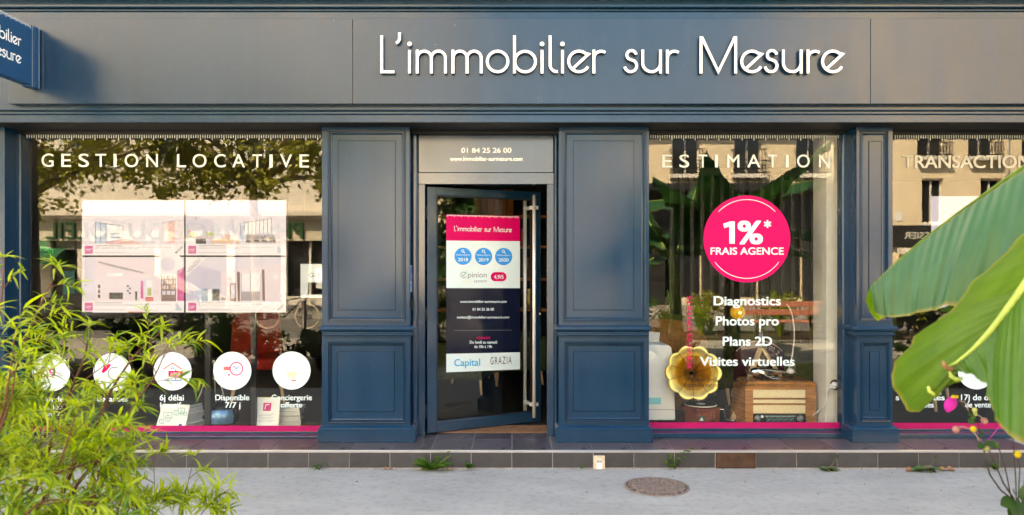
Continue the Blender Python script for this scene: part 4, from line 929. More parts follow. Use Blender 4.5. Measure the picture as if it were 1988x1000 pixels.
# ------------------------------------------------------------------ display screens in the left window
SY = .34
def screen(box, label, draw, grp):
    x0, y0, x1, y1 = box; c = P((x0+x1)/2, y1, SY)
    t = wthing('display_screen', label, 'screen', (c.x, SY+.02, c.z), grp)
    b = MB(); b.box(X_(x0, SY), X_(x1, SY), SY, SY+.045, Z_(y1, SY), Z_(y0, SY)); bevel(b.build('casing', M['dark_metal'], t), .003)
    pr = Print(on_Y(SY-.0012)); i = 1.2
    f = lambda u, v: (x0+i+u*(x1-x0-2*i), y0+i+v*(y1-y0-2*i))
    q = lambda pts, m, l: pr.poly([f(*p) for p in pts], m, l)
    rc = lambda a, b_, c_, d, m, l=L1: q([(a,b_),(c_,b_),(c_,d),(a,d)], m, l)
    ln = lambda pts, w, m, l=L2: pr.line([f(*p) for p in pts], w, m, l)
    draw(q, rc, ln, pr, f)
    rc(0, .80, 1, 1, 's_bright', L1); rc(.025, .825, .105, .97, 's_mag', L2); rc(.035, .885, .095, .895, 's_bright', .0015); rc(.035, .915, .085, .925, 's_bright', .0015)
    for k, (v, w) in enumerate(((.82,.27), (.85,.75), (.875,.42), (.94,.3), (.955,.62))): rc(.125, v, .125+w, v+(.012 if k == 0 else .007), 's_grey' if k == 0 else 's_line', L2)
    im = pr.build('picture', t); im['kind'] = 'stuff'
    return t
def pen(rc, ln): ln([(.915,.96),(.985,.84)], 3.2, 's_dark'); ln([(.925,.94),(.98,.85)], 1.4, 's_bright', .0015)
def rate(rc, ln):
    for k in range(5): rc(.915, .84+k*.027, .935+.012*k, .855+k*.027, 's_blue', L2)
def d1(q, rc, ln, pr, f):
    rc(0,0,1,.8,'s_white',0); rc(0,.38,.42,.8,'s_lav'); q([(.03,.3),(.48,.45),(.48,.8),(.0,.8),(0,.3)], 's_white', .0006)
    q([(.13,.4),(.4,.46),(.4,.72),(.22,.78),(.13,.79)], 's_sky', .0008); q([(.24,.44),(.4,.47),(.4,.7),(.24,.74)], 's_bright', .0010); rc(.28,.6,.39,.62,'s_blue',.0012); rc(.28,.66,.39,.69,'s_blue',.0012)
    for x in (.13,.18,.235,.4): ln([(x,.39+.14*(x-.13)/.27*.5),(x,.785-.16*(x-.13)/.27*.5)], 1.2, 's_dark', .0012)
    ln([(.13,.4),(.4,.465)], 1, 's_dark', .0012); ln([(.03,.3),(.48,.44)], .7, 's_line', .0012); q([(.2,.8),(.40,.73),(.50,.74),(.62,.8)], 's_rose', .0009); ln([(.22,.775),(.42,.71),(.5,.735)], 1.4, 's_red', .0013); ln([(.47,.44),(.475,.74)], .8, 's_line', .0012)
    q([(.78,.41),(1,.36),(1,.8),(.78,.79)], 's_pink', .0008); q([(.84,.4),(.91,.385),(.91,.79),(.84,.77)], 's_rose', .0010); ln([(.78,.41),(1,.36)], .8, 's_grey', .0012); pen(rc, ln)
def d2(q, rc, ln, pr, f):
    rc(0,0,1,.8,'s_white',0); q([(0,.27),(.28,.36),(.28,.8),(0,.8)], 's_lav', .0006); rc(.1,.05,.104,.32,'s_grey'); q([(.09,.34),(.102,.3),(.115,.34)], 's_dark', .0008)
    rc(0,.66,.27,.68,'s_wood',.0008); rc(0,.68,.1,.8,'s_bright',.0008); rc(.1,.70,.2,.79,'s_dark',.0010); rc(.04,.58,.08,.66,'s_green',.0010); rc(.2,.58,.28,.64,'s_green',.0010); rc(.0,.5,.2,.505,'s_grey',.001); rc(.02,.55,.05,.58,'s_red',.0012)
    q([(.27,.72),(.42,.68),(.49,.72),(.46,.79),(.3,.78)], 's_wood', .0009); rc(.37,.62,.45,.69,'s_rose',.0010)
    for x in (.25,.5): q([(x,.72),(x+.03,.7),(x+.04,.8),(x+.01,.8)], 's_wood', .0011)
    rc(.45,.34,.48,.7,'s_lav',.0007); q([(.545,.42),(.85,.33),(.85,.58),(.545,.62)], 's_bright', .0008)
    for k in range(9): x = .545+.0385*k; ln([(x,.42-.011*k),(x,.63-.005*k)], .9, 's_dark', .0011)
    ln([(.545,.42),(.86,.325)], 1.0, 's_dark', .0011); rc(.55,.45,.59,.75,'s_sky',.0010); rc(.6,.62,.9,.78,'s_line',.0009)
    for k in range(4): rc(.61+.07*k, .64+.01*k, .66+.07*k, .69+.01*k, 's_grey', .0011); rc(.6+.08*k, .72, .65+.08*k, .755, 's_dark', .0011)
    rc(.9,.6,.97,.78,'s_pink',.0010); rate(rc, ln)
def d3(q, rc, ln, pr, f):
    rc(0,0,1,.8,'s_pink',0); rc(0,.0,.13,.78,'s_white'); q([(.16,.07),(.6,.27),(.6,.3),(.16,.12)], 's_line', .0006); q([(.15,.1),(.55,.3),(.55,.72),(.15,.8)], 's_pink', .0007); q([(.4,0),(1,.12),(1,0)], 's_white', .0006)
    rc(.265,.64,.4,.76,'s_dark',.0009)
    for k in range(3): rc(.155, .5+.09*k, .178, .56+.09*k, 's_dark', .0009)
    q([(.43,.52),(.455,.46),(.48,.52),(.485,.69),(.43,.69)], 's_white', .0009)
    for k in range(4): rc(.438+.02*(k%2), .51+.042*k, .458+.02*(k%2), .54+.042*k, 's_dark', .0011)
    rc(.565,.4,.7,.76,'s_white',.0009); rc(.63,.42,.69,.75,'s_bright',.0011); rc(.575,.43,.6,.75,'s_mag',.0012); rc(.64,.55,.68,.7,'s_green',.0012); rc(.52,.62,.54,.78,'s_dark',.0012); rc(.62,.72,.70,.8,'s_red',.0013)
    rc(.775,.28,.92,.8,'s_brown',.0009)
    for r_ in range(3):
        for k in range(8): rc(.782+.017*k, .33+.09*r_, .795+.017*k, .40+.09*r_, ('s_pink','s_white','s_rose','s_wood','s_grey')[(k*3+r_)%5], .0011)
    for k in range(3): rc(.785+.045*k, .61, .82+.045*k, .68, 's_white', .0011)
    q([(.93,.25),(1,.18),(1,.79),(.935,.79)], 's_mag', .0010); pr.disc(*f(.86,.14), 26, 's_bright', .0010, 24); pr.disc(*f(.84,.13), 14, 's_white', .0012, 16); rate(rc, ln); rc(0,.985,.1,1,'s_dark',.0014); rc(.45,.985,.6,1,'s_red',.0014)
def d4(q, rc, ln, pr, f):
    rc(0,0,1,.8,'s_pink',0); q([(0,0),(1,0),(1,.1),(.62,.2),(.35,.26),(0,.1)], 's_white', .0006); q([(0,.1),(.35,.26),(.35,.66),(0,.8)], 's_lav', .0006); q([(0,.0),(.22,0),(0,.36)], 's_bright', .0009)
    v, fc, a, c = text_geo('VENDU'); x0, y0 = f(.03, .30); sc = 7.2; ca, sa = math.cos(R(-47)), math.sin(R(-47))
    pr.mb.add([pr.fn(x0+(x-a)*sc*ca+y*sc*sa, y0+(x-a)*sc*sa-y*sc*ca, .0013) for x, y in v], fc, pr.mi('s_dark'))
    rc(.115,.57,.34,.8,'s_blue',.0009); rc(.115,.57,.16,.79,'s_sky',.0011); rc(.22,.58,.26,.79,'s_bright',.0011); rc(.27,.58,.335,.78,'s_dark',.0011); rc(.35,.72,.4,.78,'s_grey',.001)
    rc(.44,.47,.5,.8,'s_brown',.0009); rc(.45,.5,.49,.74,'s_lav',.0011); q([(.51,.26),(.54,.27),(.54,.8),(.52,.8)], 's_brown', .0010); q([(.76,.22),(.785,.23),(.79,.8),(.765,.78)], 's_brown', .0010)
    rc(.55,.29,.75,.8,'s_bright',.0009)
    for x in (.55,.64,.745): rc(x, .29, x+.008, .8, 's_line', .0011)
    rc(.555,.62,.74,.79,'s_line',.0010); pr.disc(*f(.9,.36), 5, 's_bright', .0010, 12); pen(rc, ln)
G1 = 'screens hung in the left shop window'
screen((158.2,387.8,358.6,497), 'screen showing an empty room with a glazed bay and cupboards', d1, G1)
screen((359.4,387.8,556.5,497), 'screen showing a kitchen with dining table and glass partition', d2, G1)
screen((158.2,498,358.6,607.8), 'screen showing a living room with bookcase and pink curtain', d3, G1)
screen((359.4,498,556.5,607.8), 'screen showing a sold flat with a diagonal ribbon and balcony window', d4, G1)
G2 = 'screens hung in the right shop window'
screen((1807,380,2005,489.5), 'pale lavender screen behind the big banana leaf', lambda q, rc, ln, pr, f: (rc(0,0,1,.8,'s_lav',0), rc(.25,.48,.6,.5,'s_bright',L1), rc(.3,.12,.7,.13,'s_bright',L1)), G2)
screen((1807,490.5,2005,600), 'pale screen whose corner shows under the banana leaf', lambda q, rc, ln, pr, f: (rc(0,0,1,.8,'s_white',0), rc(.2,.3,.5,.5,'s_sky',L1)), G2)
for px_c, w, yb in ((404.5, 11, 748), (493, 10, 724)):
    t = wthing('screen_stand', 'flat black post carrying the screens, %s' % ('nearer the shrub' if px_c < 450 else 'between the clock and lamp stickers'), 'stand', (X_(px_c, .42), .42, TZ), 'posts under the screens')
    b = MB(); b.box(X_(px_c-w/2, .42), X_(px_c+w/2, .42), .40, .44, TZ+.018, Z_(560, .42)); b.build('post', M['dark_metal'], t)
    b = MB(); b.box(X_(px_c-18, .42), X_(px_c+18, .42), .32, .60, TZ+.004, TZ+.018); b.build('foot', M['dark_metal'], t)
    b = MB(); b.box(X_(px_c-20, .42), X_(px_c+20, .42), SY+.046, .40, Z_(530, .42), Z_(510, .42)); b.build('bracket', M['dark_metal'], t)

# ------------------------------------------------------------------ things on the floor of the left window
FZ = TZ+.004
def local(name, label, cat, px, Y, rz=0, group=None): return thing(name, label, cat, (X_(px, Y), Y, FZ), rz, group)
def book(w, d, h, label, loc, rz, grp, cover='book_cover'):
    t = thing('book', label, 'book', loc, rz, grp)
    b = MB(); b.box(-w/2+.004, w/2-.004, -d/2+.004, d/2-.002, .003, h-.003); b.build('pages', M['book_white'], t)
    b = MB(); b.box(-w/2, w/2, -d/2, d/2, 0, .003); b.box(-w/2, w/2, -d/2, d/2, h-.003, h); b.box(-w/2, -w/2+.004, -d/2, d/2, .003, h-.003); b.build('cover', M[cover], t)
    return t
z = FZ; rr = random.Random(2); Y0 = .62; xb2 = X_(356, Y0)
names = ['lowest thick white book of the stack beside the leaning plans', 'second white book in the stack beside the leaning plans', 'third book, with a teal strip, in the stack beside the plans', 'fourth white book in the stack beside the plans', 'topmost grey book of the stack beside the leaning plans']
for k, h in enumerate((.042, .04, .046, .042, .03)):
    book(.30, .22, h, names[k], (xb2-.01*k+rr.uniform(-.01,.01), Y0+.01*k, z), R(-20+rr.uniform(-6,6)), 'books stacked in the left window', 'paper' if k < 4 else 'book_cover'); z += h
# plans leaning on the books
t = wthing('plan_sheet', 'white sheet of pale teal floor plans leaning on the stack of books', 'sheet', (X_(335, .40), .40, FZ))
zt_ = Z_(785, .42)
fs = lambda x, y, l=0: P(x, y, .40+(827-y)/42*.07-l)
pr = Print(fs); pr.poly([(303,827),(360,827),(369,786),(316,784)], 'paper'); b0 = pr.build('sheet', t); b0.modifiers.new('thickness', 'SOLIDIFY').thickness = .003
pr = Print(fs)
for (a, c, e, g) in ((318,800,334,812), (322,806,330,818), (338,797,346,806), (346,792,358,803), (350,800,362,806), (310,814,318,822)):
    pr.line([(a,c),(e,c+.5),(e,g),(a,g-.5),(a,c)], 1, 'book_teal', .002); pr.line([((a+e)/2,c),((a+e)/2,g)], .7, 'book_teal', .002)
pr.rect(347, 823, 353, 827, 'access_blue', .002); pr.build('print', t)
# helmet with a blue visor
t = wthing('helmet', 'black helmet with a raised blue visor between books and certificate', 'helmet', (X_(434, .55), .55, FZ)); hc = Vector((X_(434, .55), .55, FZ+.105))
b = MB(); nu, nv = 24, 12
vs = []
for j in range(nv+1):
    th = math.pi*(.02+.70*j/nv)
    for i in range(nu): a = 2*math.pi*i/nu; vs.append(hc+Vector((.135*math.sin(th)*math.cos(a), .155*math.sin(th)*math.sin(a), .135*math.cos(th))))
b.add(vs, [(j*nu+i, j*nu+(i+1)%nu, (j+1)*nu+(i+1)%nu, (j+1)*nu+i) for j in range(nv) for i in range(nu)], 0, True); b.build('shell', M['helmet'], t)
b = MB(); vs = []
for j in range(7):
    for i in range(11): a = R(-150+ (i/10)*120); th = R(58+j*9); vs.append(hc+Vector((.139*math.sin(th)*math.cos(a), .160*math.sin(th)*math.sin(a), .139*math.cos(th))))
b.add(vs, [(j*11+i, j*11+i+1, (j+1)*11+i+1, (j+1)*11+i) for j in range(6) for i in range(10)], 0, True); b.build('visor', M['visor'], t)
b = MB(); b.tube([hc+Vector((.142*math.cos(R(a)), .162*math.sin(R(a)), -.075)) for a in range(-170, -9, 10)], .012, 8); b.build('rim', M['rubber'], t)
b = MB(); b.box(hc.x-.03, hc.x+.05, hc.y-.176, hc.y-.172, hc.z-.082, hc.z-.068); b.build('badge', M['paper'], t)
# framed certificate in front of a second stack of books
t = wthing('certificate', 'framed white certificate with a pink emblem propped against books', 'certificate', (X_(517, .42), .42, FZ))
fs2 = lambda x, y, l=0: P(x, y, .42+(827-y)/56*.05-l)
pr = Print(fs2); pr.poly([(489.5,827),(540,827),(544,772),(494,771.5)], 'paper'); o = pr.build('panel', t); o.modifiers.new('thickness', 'SOLIDIFY').thickness = .010
pr = Print(fs2); pr.poly([(511.5,782),(527,782),(525.5,798),(510.5,798)], 'plum_ink', .002); pr.line([(514,795),(516,786),(523,785)], 1.6, 'white_vinyl', .003)
for k in range(6): pr.line([(502 if k % 3 else 506, 804+k*3),(532-(k%2)*5, 804+k*3)], .6, 'grey_ink', .002)
pr.build('print', t)
pr = Print(fs2); pr.line([(489.5,827),(494,771.5),(544,772),(540,827)], 1.4, 'pale_gold', .003); pr.build('border', t)
z = FZ
for k, h in enumerate((.055, .05, .045, .03)): book(.27, .20, h, ('lowest', 'second', 'third', 'topmost')[k]+' white book of the stack behind the certificate', (X_(556, .62)+.006*k, .62, z), R(14-5*k), 'books behind the certificate', 'paper' if k % 2 else 'book_cover'); z += h
# red stool chair, easel and folding steps farther in
t = thing('stool_chair', 'red upholstered chair on pale wooden legs inside the left window', 'chair', (X_(500, 1.6), 1.6, FZ), R(20))
b = MB(); b.box(-.27, .27, -.26, .26, .40, .52); bevel(b.build('seat', M['red_cloth'], t), .04, 3)
b = MB(); b.prism([(-.27,.52),(.27,.52),(.25,.92),(.15,.98),(-.15,.98),(-.25,.92)], .17, .27); bevel(b.build('backrest', M['red_cloth'], t), .03, 2)
for sx in (-1, 1):
    for sy in (-1, 1): b = MB(); b.tube([(sx*.20, sy*.19, .41), (sx*.27, sy*.26, 0)], [.02, .012], 8); b.build('leg', M['wood_pale'], t)
t = wthing('easel', 'slender white metal easel standing behind the house and clock stickers', 'easel', (X_(405, 1.0), 1.0, FZ))
for a, c in (((413,700),(372,783)), ((416,700),(446,784))): b = MB(); b.tube([P(*a, .95), Vector((X_(c[0], 1.0), 1.0, FZ))], .007, 6); b.build('leg', M['white_paint'], t)
b = MB(); b.tube([P(415, 700, .95), Vector((X_(420, 1.4), 1.4, FZ))], .007, 6); b.build('leg', M['white_paint'], t)
b = MB(); b.tube([P(398, 735, .95), P(433, 735, .95)], .006, 6); b.build('ledge', M['white_paint'], t)
# hanging banner at the pilaster end of the left window
t = wthing('window_banner', 'white hanging banner with a ticked edge beside the screens', 'banner', (X_(604, .5), .5, Z_(580, .5)))
fb_ = on_Y(.5); pr = Print(fb_); pr.rect(583.5, 512, 640, 578, 'paper'); o = pr.build('cloth', t); o.modifiers.new('thickness', 'SOLIDIFY').thickness = .002
pr = Print(fb_); ruler(pr, 585, 640, 512.5, 'grey_ink'); pr.text('G', 600, 609, 530, 538, 'grey_ink', .002, .01); pr.text('F', 617, 623, 530, 538, 'grey_ink', .002, .01); pr.rect(598, 548, 626, 572, 'ghost_ink', .002); pr.build('print', t)
b = MB(); b.tube([P(584, 511.5, .5), P(641, 511.5, .5)], .006, 6); b.tube([P(590, 511, .5), Vector((X_(590, .5), .5, 2.95))], .002, 4); b.tube([P(634, 511, .5), Vector((X_(634, .5), .5, 2.95))], .002, 4); b.build('rod', M['dark_metal'], t)

# ------------------------------------------------------------------ things in the estimation window
# white dehumidifier on castors
Y1 = .62
t = wthing('dehumidifier', 'white portable air conditioner with a cyan label at the window end', 'appliance', (X_(1268, Y1), Y1, FZ))
xa_, xb_2 = X_(1225, Y1), X_(1309, Y1); zt2 = Z_(667, Y1)
b = MB(); out = [(xa_,FZ+.045),(xb_2+.008,FZ+.045),(xb_2+.012,FZ+.06),(xb_2+.010,FZ+.14),(xb_2-.004,zt2-.16),(xb_2-.025,zt2-.04),(xb_2-.05,zt2-.015),(xa_,zt2)]
b.prism(out, Y1, Y1+.33); bevel(b.build('body', M['white_plastic'], t), .022, 3)
b = MB(); b.box(xa_+.05, xb_2-.004, Y1-.003, Y1+.002, FZ+.145, FZ+.149); b.build('seam', M['grey_ink'], t)
b = MB(); p0, p1 = P(1262, 772, Y1), P(1283, 785, Y1); b.box(p0.x-.1, p1.x, Y1-.003, Y1-.001, p1.z, p0.z); b.build('label_strip', M['cyan_tag'], t)
b = MB(); p0 = P(1265, 688, Y1); b.box(p0.x-.03, p0.x+.012, Y1-.003, Y1+.0, p0.z-.03, p0.z+.01); b.build('recess', M['ghost_ink'], t)
for k in (.1, .24, .35):
    b = MB(); b.tube([(xa_+k-.012, Y1+.05, FZ+.02), (xa_+k+.012, Y1+.05, FZ+.02)], .02, 10); b.box(xa_+k-.012, xa_+k+.012, Y1+.03, Y1+.07, FZ+.03, FZ+.046); b.build('castor', M['dark_metal'], t)
t = thing('paper_pad', 'loose pale grey sheet tilted on top of the dehumidifier', 'sheet', (X_(1268, .75), .78, zt2+.0))
b = MB(); b.add([(-.10,-.03,-.006),(.055,-.03,-.002),(.075,.02,.085),(-.08,.02,.10)], [(0,1,2,3)]); o = b.build('sheet', M['book_white'], t); o.modifiers.new('thickness', 'SOLIDIFY').thickness = .006
# gramophone
Yg = .72; gx = X_(1360, Yg); t = wthing('gramophone', 'gramophone with a fluted brass horn on an eight-sided wooden case', 'gramophone', (gx, Yg, FZ))
gs = (Yg+D)/F; zb2 = FZ; zt3 = Z_(787, Yg)
rb = 36*gs
def octo(r, z): return [(gx+r*math.cos(R(22.5+45*i)), Yg+r*math.sin(R(22.5+45*i)), z) for i in range(8)]
b = MB(); L_ = [(rb*1.05,zb2),(rb*1.05,zb2+.015),(rb,zb2+.02),(rb,zt3-.022),(rb*1.06,zt3-.018),(rb*1.06,zt3-.004),(rb*1.0,zt3)]
vs = [p for r_, z_ in L_ for p in octo(r_, z_)]; b.add(vs, [(8*i+j, 8*i+(j+1)%8, 8*i+8+(j+1)%8, 8*i+8+j) for i in range(len(L_)-1) for j in range(8)]+[tuple(range(8*len(L_)-8, 8*len(L_)))]); b.build('case', M['wood_red'], t)
b = MB()
for sx in (-1, 1):
    for k in range(2): b.tube([(gx+sx*.06+k*.022*sx, Yg-rb*.935-.003, zb2+.025), (gx+sx*.06+k*.022*sx, Yg-rb*.935-.003, zt3-.028)], .008, 8)
b.build('half_column', M['wood_red'], t)
b = MB(); c = P(1361.5, 813, Yg-rb*.94); b.box(c.x-.032, c.x+.032, Yg-rb*.94-.004, Yg-rb*.92, c.z-.028, c.z+.026); o = b.build('emblem_plate', M['awning_green'], t)
b = MB(); b.add([(c.x-.018, Yg-rb*.94-.006, c.z-.016), (c.x+.02, Yg-rb*.94-.006, c.z-.016), (c.x+.004, Yg-rb*.94-.006, c.z+.016)], [(0,1,2)]); b.build('emblem', M['paper'], o)
b = MB(); b.lathe([(.001,zt3+.016),(.142,zt3+.016),(.148,zt3+.012),(.148,zt3+.006),(.02,zt3+.004),(.02,zt3)], 40, (gx, Yg, 0)); o = b.build('turntable', M['rubber'], t)
b = MB(); b.lathe([(.148,zt3+.0065),(.151,zt3+.008),(.150,zt3+.013),(.147,zt3+.0165)], 40, (gx, Yg, 0)); b.lathe([(.001,zt3+.0175),(.045,zt3+.0175),(.045,zt3+.016)], 24, (gx, Yg, 0)); b.build('record_label', M['white_paint'], o)
b = MB(); q0 = P(1398, 795, Yg); b.tube([(gx+rb*.9, Yg, q0.z), (q0.x+.03, Yg, q0.z), (q0.x+.035, Yg, q0.z-.005), (q0.x+.05, Yg, zb2+.035), (q0.x+.055, Yg, zb2+.028), (q0.x+.10, Yg, zb2+.026)], .006, 8); b.tube([(q0.x+.10, Yg, zb2+.026), (q0.x+.15, Yg, zb2+.026)], .011, 8); b.build('crank', M['chrome'], t)
# fluted horn opening towards the street, a little up and to the left
hc = P(1346, 724, .50); ax = Vector((-.20, -1, .16)).normalized(); mouth = 51.5*(.5+D)/F
def petal(a, i, n=14):
    k = max(0, (i-3)/10.0); return 1+.13*k*abs(math.cos(a*5))-.06*k
pr_ = [(.022,-.46),(.026,-.40),(.036,-.34),(.054,-.27),(.078,-.20),(.104,-.145),(.130,-.10),(.156,-.062),(.178,-.035),(.197,-.016),(.212,-.006),(.222,-.003),(.228,-.006),(.230,-.012)]
pr_ = [(r_*mouth/.222*.95, h) for r_, h in pr_]
b = MB(); b.lathe(pr_, 80, hc, ax, 0, True, petal); hn = b.build('horn', [M['brass_in'], M['brass']], t)
for p in hn.data.polygons:
    if p.index//80 > 6: p.material_index = 1
sd = hn.modifiers.new('thickness', 'SOLIDIFY'); sd.thickness = .004; sd.offset = 0
b = MB()
for k in range(10):
    a = (k+.5)*math.pi/5; w_ = ax; u = Vector((0,0,1)).cross(w_).normalized(); t_ = w_.cross(u); pts = []
    for i, (r_, h) in enumerate(pr_[3:13]): q = r_*petal(a, i+3); pts.append(hc+w_*(h+.003)+(u*math.cos(a)+t_*math.sin(a))*(q-.002))
    b.tube(pts, .0026, 5)
b.build('seam', M['wicker'], hn)
b = MB(); e0 = hc+ax*-.46; b.tube([e0, e0+Vector((.02,.05,-.08)), (gx+.02, Yg+.12, zt3+.12), (gx+.02, Yg+.12, zt3)], [.024,.03,.03,.03], 12); b.tube([(gx-.03, Yg-.02, zt3+.02), (gx-.02, Yg+.02, zt3+.10), (gx+.02, Yg+.12, zt3+.13)], .012, 8)
c = P(1338, 772, Yg-.03); b.lathe([(.001,-.01),(.028,-.01),(.030,0),(.028,.01),(.001,.01)], 18, c, (.4,-1,.1)); b.tube([c, c+Vector((.05,.05,.03))], .010, 8); b.tube([P(1352, 765, Yg), P(1354, 782, Yg)], .012, 8); b.build('tone_arm', M['chrome'], t)
# vintage radio
Yr = .58; t = wthing('radio', 'old varnished wooden radio with cream cloth front and dark dial', 'radio', (X_(1507, Yr), Yr, FZ))
x0, x1 = X_(1447, Yr), X_(1585, Yr); zt4 = Z_(740, Yr); yb = Yr+.30
def shell(x0, x1, z0, z1, r=.06, n=6):
    p = [(x0, z0)]
    p += [(x0+r-r*math.cos(math.pi/2*i/n), z1-r+r*math.sin(math.pi/2*i/n)) for i in range(n+1)]
    p += [(x1-r+r*math.sin(math.pi/2*i/n), z1-r+r*math.cos(math.pi/2*i/n)) for i in range(n+1)]+[(x1, z0)]
    return p
fx0, fx1, fz1, fz0 = X_(1462, Yr), X_(1565, Yr), Z_(756, Yr), FZ
b = MB(); o_ = shell(x0, x1, FZ, zt4, .055); b.prism(o_, Yr+.03, yb); b.build('cabinet', M['wood_radio'], t)
b = MB(); inner = shell(fx0, fx1, FZ, fz1, .006); n = len(o_)
vs = [(x, Yr+.03, z_) for x, z_ in o_]+[(x, Yr+.004, z_) for x, z_ in [(q[0]+(.006 if q[0] < gx+.5 else -.006)*0, q[1]) for q in o_]]+[(x, Yr, z_) for x, z_ in inner]+[(x, Yr+.02, z_) for x, z_ in inner]
b.add(vs, [(k*n+i, k*n+i+1, (k+1)*n+i+1, (k+1)*n+i) for k in range(3) for i in range(n-1)], 0, False); b.build('front_frame', M['wood_radio'], t)
b = MB(); b.add([(X_(1422, Yr+.2), yb, FZ), (x0, Yr+.02, FZ), (x0+.004, Yr+.03, zt4-.06), (x0+.06, Yr+.03, zt4-.002), (X_(1430, Yr+.2), yb, zt4-.05)], [(0,1,2,4),(2,3,4)]); b.build('side', M['wood_radio'], t)
for y0_, y1_ in ((757,773), (776.5,783.5), (787,803)): b = MB(); b.box(fx0+.002, fx1-.002, Yr+.006, Yr+.02, Z_(y1_, Yr), Z_(y0_, Yr)); bevel(b.build('cloth_panel', M['cloth_cream'], t), .004)
for y0_ in (774.6, 785): b = MB(); b.box(fx0, fx1, Yr+.002, Yr+.018, Z_(y0_+1, Yr), Z_(y0_-1, Yr)); b.build('rail', M['wood_radio'], t)
b = MB(); b.box(fx0, fx1, Yr+.008, Yr+.02, FZ, Z_(804.5, Yr)); dl_ = b.build('dial', M['dial'], t)
pr = Print(on_Y(Yr+.007))
for j in range(4):
    for k in range(15): pr.rect(1488+k*3.6+(j%2), 809+j*2.8, 1490+k*3.6, 810.2+j*2.8, 'book_teal' if (j+k) % 3 else 'ghost_ink')
pr.rect(1484, 807.5, 1545, 808.2, 'ghost_ink'); pr.build('print', dl_)
for kx, kr in ((1471, 6.2), (1554, 6.2)): b = MB(); c = P(kx, 813, Yr); k_ = kr*gs; b.lathe([(.001,-.024),(k_*.55,-.024),(k_*.6,-.018),(k_*.62,-.01),(k_,-.008),(k_,.008)], 24, (c.x, Yr+.004, c.z), (0,1,0)); b.build('knob', M['grey_ink'], t)
b = MB(); c = P(1480, 809, Yr); b.lathe([(.001,-.006),(.012,-.006),(.012,.006)], 14, (c.x, Yr+.004, c.z), (0,1,0)); b.build('lamp_button', M['paper'], t)
# chrome model aeroplane standing on the radio
zr_ = zt4+.002; ym = Yr+.12; t = wthing('model_aeroplane', 'chrome model aeroplane on top of the wooden radio', 'model', (X_(1500, ym), ym, zr_))
fp = lambda x, y, dy=0: P(x, y, ym+dy)
b = MB(); b.lathe([(.004,0),(.03,.015),(.042,.05),(.046,.10),(.040,.18),(.028,.27),(.014,.36),(.004,.40)], 18, fp(1456, 722), Vector((1, .15, -.03))); b.build('fuselage', M['chrome'], t)
b = MB(); c = fp(1487, 727); b.obox(c, (.03,0,0), (-.02,.20,.01), (0,0,.006)); b.obox(fp(1538, 722), (.02,0,0), (0,.07,0), (0,0,.004)); b.obox(fp(1540, 716), (.018,0,.004), (0,.004,0), (0,0,.032)); bevel(b.build('wing', M['chrome'], t), .003)
b = MB(); b.obox(fp(1452, 722), (.004,0,0), (0,.012,0), (.01,0,.075)); b.obox(fp(1452, 722), (.004,0,0), (0,.07,.01), (0,0,.012)); b.build('propeller', M['chrome'], t)
b = MB()
for x, dy in ((1478, -.05), (1478, .05), (1532, 0)): p = fp(x, 730, dy); b.tube([p, (p.x+.01, p.y, zr_+.018)], .005, 6); b.tube([(p.x+.01, p.y-.008, zr_+.018), (p.x+.01, p.y+.008, zr_+.018)], .018, 12)
b.build('undercarriage', M['dark_metal'], t)
b = MB(); b.lathe([(.001,0),(.03,.005),(.035,.02),(.02,.04),(.001,.045)], 14, fp(1534, 724, -.05), (0,-.4,1)); b.build('tail_cone', M['white_paint'], t)
# tall tripod lamp behind the radio: chrome column on pale wooden legs
Yt = .98; t = wthing('tripod_stand', 'chrome column stand on two pale wooden legs behind the radio', 'tripod', (X_(1480, Yt), Yt, FZ))
top = P(1478, 672, Yt)
for px1, py1, dy in ((1452, 740, -.1), (1515, 730, -.1), (1485, 740, .5)):
    e = P(px1, py1, Yt+dy); dirv = (e-top).normalized(); k = (FZ-top.z)/dirv.z; b = MB(); b.bar(top, top+dirv*k, .052, .022); bevel(b.build('leg', M['wood_pale'], t), .004)
b = MB(); b.tube([P(1474.5, 690, Yt), P(1476, 600, Yt)], .013, 12); b.tube([P(1479.5, 690, Yt), P(1480, 640, Yt)], .008, 10); b.lathe([(.02,-.02),(.035,-.01),(.035,.03),(.02,.04)], 16, top, (0,0,1)); b.build('column', M['chrome'], t)
b = MB(); c = P(1477, 585, Yt); b.obox(c, (.07,0,.02), (0,.05,0), (-.01,0,.06)); bevel(b.build('head', M['dark_metal'], t), .015, 2)
# pale cord looping down
t = wthing('cord', 'pale cord hanging in a curve beside the tripod stand', 'cord', (X_(1535, .95), .95, Z_(720, .95)))
b = MB(); b.tube([P(x, y, .95) for x, y in ((1527,590),(1534,600),(1539,615),(1542,640),(1542,660),(1538,690),(1532,715),(1527,722))], .006, 7); b.build('cable', M['cable'], t)
